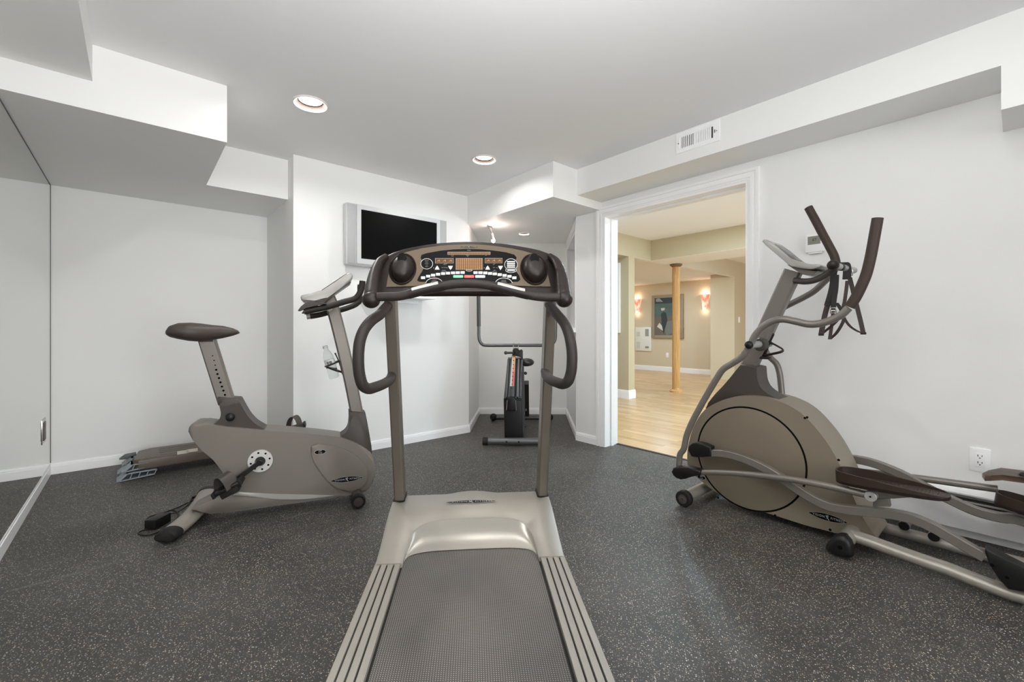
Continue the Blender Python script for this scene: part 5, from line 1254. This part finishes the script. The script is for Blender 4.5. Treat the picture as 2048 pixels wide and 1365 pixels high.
mb = MB(); r0 = cat(fq, 3, True); zc = lambda p: V((p.x, p.y, max(p.z, .0005)))
mb.loft([[zc(ctr.lerp(p, .55)) - EX * .022 for p in r0], [zc(ctr.lerp(p, .85)) - EX * .016 for p in r0], [zc(p) for p in r0], [zc(p) + EX * .03 for p in r0], [zc(ctr.lerp(p, .7)) + EX * .045 for p in r0]])
obj('rubber_foot', mb, M['black'], el, 60)
obj('foot_bolt', MB().lathe([(0, -.001), (.009, -.001), (.009, .002), (0, .002)], ctr - EX * .0225 + EZ * .004 + EY * .004, EX, 16), M['hole'], el)
obj('rubber_foot', MB().cyl((2.95, ry, .05), (2.985, ry, .05), .049, 24, .01), M['black'], el)
XB = 2.535
r1 = [atx(*p5(u, v), XB) for u, v in ((1075, 930), (1160, 958), (1280, 1002), (1400, 1046), (1520, 1088), (1620, 1122), (1740, 1170), (1850, 1213), (1950, 1253), (2048, 1287))]
r1 = [V((p.x, p.y, max(p.z, .036))) for p in r1] + [V((XB, -.3, .036)), V((XB, -.6, .036))]
obj('base_rail', MB().tube(cat(r1, 3), .0265, 16, r2=.034, up=(0, 0, 1)), M['champ'], el, 60)
r2_ = [atx(*p5(u, v), 2.88) for u, v in ((1205, 890), (1300, 915), (1400, 940), (1500, 965), (1600, 990), (1700, 1012), (1780, 1032), (1900, 1062), (2048, 1096))]
r2_ = [V((p.x, p.y, max(p.z, .036))) for p in r2_] + [V((2.88, -.3, .036)), V((2.88, -.6, .036))]
obj('base_rail', MB().tube(cat(r2_, 3), .0265, 16, r2=.034, up=(0, 0, 1)), M['champ'], el, 60)
obj('rear_end_tube', MB().cyl((2.46, -.6, .04), (2.96, -.6, .04), .032, 24), M['champ'], el)
for u, v in ((1372, 880), (1540, 942)):
    c_ = atx(*p5(u, v), 2.80)
    c_ = V((2.80, c_.y, max(c_.z, .05)))
    rr_ = obj('stop_tube', MB().cyl(c_, c_ + EX * .09, .0215, 24), M['steelgrey'], el)
    obj('tube_cap', MB().lathe([(0, -.003), (.0185, -.003), (.0205, .0)], c_, EX, 24, False), M['black'], rr_)
# ---- straps hanging on the pulse bar
hx = hn.lerp(hf, .55)
M['strap'] = mat('black_webbing', (30, 25, 23), 0.7, bump=0.3, bscale=900)
M['strapb'] = mat('brown_black_webbing', (52, 38, 32), 0.65)
hr = thing('strap_harness', hx, 'black webbing strap harness with buckles hanging from the elliptical pulse bar', 'straps')
def pz(u, v): return (1480 + .23443 * u, 400 + .23443 * v)
def webbing(pts, hw_, x0, m='strap', wd=None, th=.0012):
    q = [atx(*pz(u, v), x0 + dx) for u, v, dx in pts]
    q = cat(q, 4)
    return strap(q, (wd or (EY * .8 + EX * .6)).normalized(), hw_, th)
obj('bar_loop', webbing([(860, 545, -.02), (885, 535, -.01), (905, 548, .0), (915, 600, .0), (910, 680, .0)], .019, 2.745), M['strap'], hr)
obj('bar_loop', webbing([(815, 560, 0), (800, 620, 0), (795, 700, 0), (775, 800, 0), (745, 900, 0)], .015, 2.69), M['strap'], hr)
for nm, pts, hw_, x0, mm in (('long_strap', [(750, 890, 0), (730, 960, 0), (710, 1050, 0), (692, 1148, 0)], .0125, 2.69, 'strapb'),
        ('long_strap', [(822, 640, 0), (815, 760, 0), (800, 860, 0), (795, 940, 0)], .0125, 2.70, 'strap'),
        ('loop_strap', [(692, 1148, 0), (740, 1110, 0), (800, 1060, 0), (850, 1000, 0), (885, 900, 0), (905, 780, 0), (915, 690, 0)], .008, 2.71, 'strapb'),
        ('loop_strap', [(795, 950, 0), (785, 1050, 0), (775, 1120, 0), (765, 1190, 0)], .008, 2.72, 'strapb'),
        ('loop_strap', [(765, 1190, 0), (820, 1140, 0), (865, 1070, 0), (885, 1010, 0), (860, 930, 0), (825, 880, 0)], .008, 2.73, 'strapb'),
        ('long_strap', [(935, 660, 0), (965, 780, 0), (1000, 920, 0), (1030, 1040, 0), (1052, 1140, 0)], .0105, 2.79, 'strapb'),
        ('loop_strap', [(1052, 1140, 0), (1000, 1120, 0), (940, 1080, 0), (895, 1020, 0), (870, 960, 0), (835, 900, 0)], .007, 2.78, 'strapb')):
    obj(nm, webbing(pts, hw_, x0, mm), M[mm], hr)
for u, v, x0 in ((795, 945, 2.685), (935, 625, 2.76)):
    c_ = atx(*pz(u, v), x0); fr_ = MB()
    for a, b in ((-1, 0), (1, 0), (0, -1), (0, 1)):
        fr_.obox(c_ + EY * (.012 * a) + EZ * (.013 * b), (EY * (.002 if a else .013), EX * .002, EZ * (.014 if a else .002)), .0007)
    obj('buckle', fr_, M['chrome'], hr)
for u, v, x0 in ((745, 898, 2.688), (692, 1150, 2.688), (1052, 1140, 2.788)):
    obj('stitched_end', MB().obox(atx(*pz(u, v), x0), (EY * .012, EX * .003, EZ * .006), .002), M['strap'], hr)

# ---- wooden board lying on the far pedal
wbd = atx(2022, 955, 2.96)
bo_ = thing('wooden_board', wbd, 'dark brown wood-grain board with a knob resting on the far elliptical pedal', 'board')
M['walnut'] = wood('walnut_board', (44, 30, 23), (92, 68, 52), (14, 3, 14), 0.4)
q = [atx(*p, 2.93) for p in ((1976, 945), (1990, 931), (2010, 928), (2048, 934))]
y0_, z0_ = q[0].y, .360
bt_ = [V((2.885, .105, .362)), V((2.90, .085, .366)), V((2.93, .055, .372)), V((2.93, -.2, .385)), V((3.05, -.2, .392)), V((3.05, .06, .378)), V((2.99, .10, .368)), V((2.94, .115, .363))]
obj('board', MB().prism(bt_, (0, 0, .024), .005), M['walnut'], bo_, 50)
kb = V((2.965, -.01, .402))
obj('knob', MB().ball(kb, .016, (1, 1, .8)), M['consol'], bo_, 60)

# ================================================================ machine in the alcove
def a7(u, v): return (960 + .17582 * u, 660 + .17582 * v)
def AD(u, v, D): return atd(*a7(u, v), D)
AR, AF = cw(1, 0), cw(0, 1)
M['rail'] = mat('dark_grey_metal', (72, 72, 72), 0.35, metal=0.5)
M['tubeg'] = mat('grey_tube_metal', (96, 97, 98), 0.32, metal=0.6)
am = thing('exercise_machine', atd(1030, 885, 4.2) * 1.0, 'narrow black exercise machine with red scale strip standing in the alcove', 'exercise machine')
am.location.z = 0
D0 = 4.02
def apr(name, pts, D, th, m, par, bev=0.0): return obj(name, MB().prism([AD(u, v, D) for u, v in pts], AF * th, bev), m, par)
fy = .042
f0, f1 = atd(972, 884, 3.93), atd(1088, 884, 3.93)
ffb = obj('front_foot_bar', MB().cyl(V((f0.x, f0.y, fy)), V((f1.x, f1.y, fy)), .033, 24), M['tubeg'], am)
for p_, s in ((f0, -1), (f1, 1)): obj('end_cap', MB().cyl(V((p_.x, p_.y, fy)) - AR * .03 * -s * 1.0, V((p_.x, p_.y, fy)) - AR * (-s) * -.02, .036, 24, .004), M['blackrub'], ffb)
for u in (300, 440): obj('bolt', MB().ball(AD(u, 1275, 3.895), .009), M['black'], ffb)
r0_, r1_ = atd(987, 834, 5.02), atd(1099, 834, 5.02)
rb = obj('rear_foot_bar', MB().cyl(V((r0_.x, r0_.y, .036)), V((r1_.x, r1_.y, .036)), .026, 20), M['rail'], am)
for p_ in (r0_, r1_): obj('end_cap', MB().ball(V((p_.x, p_.y, .043)), .042, (1, 1, 1)), M['blackrub'], rb, 60)
obj('flywheel_case', MB().prism([AD(268, 800, D0), AD(468, 800, D0), AD(490, 1238, D0), AD(280, 1238, D0)], AF * .42, .012), M['black'], am)
apr('side_plate', [(470, 480), (500, 430), (510, 800), (505, 1230), (490, 1238), (468, 800)], D0 + .02, .4, M['rail'], am)
obj('upper_case', MB().prism([AD(270, 805, D0), AD(466, 805, D0), AD(490, 330, D0 + .1), AD(318, 330, D0 + .1)], AF * .22, .008), M['black'], am)
for pts, nm, m in (([(272, 768), (308, 768), (340, 335), (314, 335)], 'guide_rail', 'rail'), ([(316, 765), (336, 765), (362, 330), (346, 330)], 'guide_rail', 'rail'), ([(410, 765), (440, 765), (452, 325), (430, 325)], 'guide_rail', 'tubeg'), ([(444, 768), (470, 768), (492, 335), (466, 335)], 'guide_rail', 'rail'), ([(334, 768), (388, 768), (408, 290), (362, 290)], 'scale_plate', 'rail')):
    q = [AD(u, v, D0 - .02 + (.1 if k in (2, 3) else 0)) for k, (u, v) in enumerate(pts)]
    g_ = obj(nm, MB().prism(q, AF * .03, .003), M[m], am)
    if nm == 'scale_plate':
        def strip_(nm2, pts2, m2): obj(nm2, MB().prism([AD(u, v, D0 - .0235 + .1 * (768 - v) / 478) for u, v in pts2], AF * .0012), m2, g_)
        strip_('red_scale', [(362, 642), (388, 642), (397, 480), (372, 480)], mat('scale_red', (214, 108, 96), 0.5))
        strip_('orange_scale', [(372, 480), (397, 480), (400, 400), (370, 400)], mat('scale_orange', (220, 140, 100), 0.5))
        strip_('yellow_scale', [(366, 400), (398, 400), (404, 294), (372, 294)], mat('scale_yellow', (226, 170, 116), 0.5))
        strip_('white_scale', [(340, 642), (361, 642), (376, 400), (368, 294), (358, 400)], M['white_i'])
        for k in range(9):
            f_ = k / 8; h_ = AD(362 + 24 * f_, 665 - 360 * f_, D0 - .026 + .1 * (768 - (665 - 360 * f_)) / 478)
            obj('peg_hole', MB().lathe([(0, 0), (.0045, 0), (.0045, .001), (0, .001)], h_, -AF, 10), M['hole'], g_)
kn = obj('pull_handle', MB().prism([AD(u, v, D0 - .06) for u, v in ((300, 915), (312, 790), (330, 768), (388, 768), (402, 795), (412, 912), (390, 925), (345, 928))], AF * .06, .010), M['black'], am, 60)
for u in (302, 410): obj('handle_edge', MB().tube([AD(u, 915, D0 - .064), AD(u + (8 if u < 350 else -6), 800, D0 - .064)], .004, 8), M['chrome'], kn)
for u in (288, 325, 405, 440, 462): obj('rail_bolt', MB().ball(AD(u, 775, D0 - .03), .012), M['rail'], am, 60)
hd_ = obj('head_clamp', MB().prism([AD(u, v, D0 + .06) for u, v in ((368, 290), (372, 232), (395, 210), (430, 212), (440, 250), (470, 225), (488, 240), (488, 330), (440, 300))], AF * .12, .006), M['black'], am)
obj('side_lever', MB().tube([AD(296, 262, D0 + .06), AD(375, 262, D0 + .06)], .011, 12), M['rail'], hd_)
obj('lever_ball', MB().ball(AD(294, 262, D0 + .06), .017), M['bikedark'], hd_, 60)
for u in (382, 440): obj('bar_hook', MB().tube(cat([AD(u, 235, D0 + .1), AD(u - 4, 180, D0 + .1), AD(u + 2, 152, D0 + .1)], 4), .004, 8), M['chrome'], hd_)
UB = D0 + .14
ub = [AD(-18, -480, UB), AD(-16, -250, UB), AD(-14, -20, UB), AD(-14, 60, UB), AD(-6, 120, UB), AD(20, 160, UB), AD(70, 178, UB), AD(300, 177, UB), AD(600, 177, UB), AD(780, 176, UB), AD(825, 160, UB), AD(852, 115, UB), AD(858, 50, UB), AD(858, -120, UB), AD(850, -300, UB)]
obj('handlebar_frame', MB().tube(ub, .0155, 14, sub=4), M['tubeg'], am, 60)
obj('foam_grip', MB().tube([AD(-18, -480, UB), AD(-16, -250, UB), AD(-14, -40, UB)], .0185, 14), M['rail'], am, 60)
obj('seat_pad', MB().ball(AD(530, 370, D0 + .3), .075, (1.0, 1.0, .55), 20), M['rail'], am, 60)
obj('rear_leg', MB().bar([AD(528, 600, D0 + .5), AD(530, 780, D0 + .7), AD(535, 962, 4.98)], .05, .05, AR), M['rail'], am)
obj('spine_frame', MB().bar([AD(400, 1150, D0 + .3), AD(440, 1010, 4.98)], .05, .06, EZ), M['rail'], am)
for u, v in ((515, 915), (512, 1095), (518, 495)): obj('side_bolt', MB().ball(AD(u, v, D0 + .2), .016), M['rail'], am, 60)
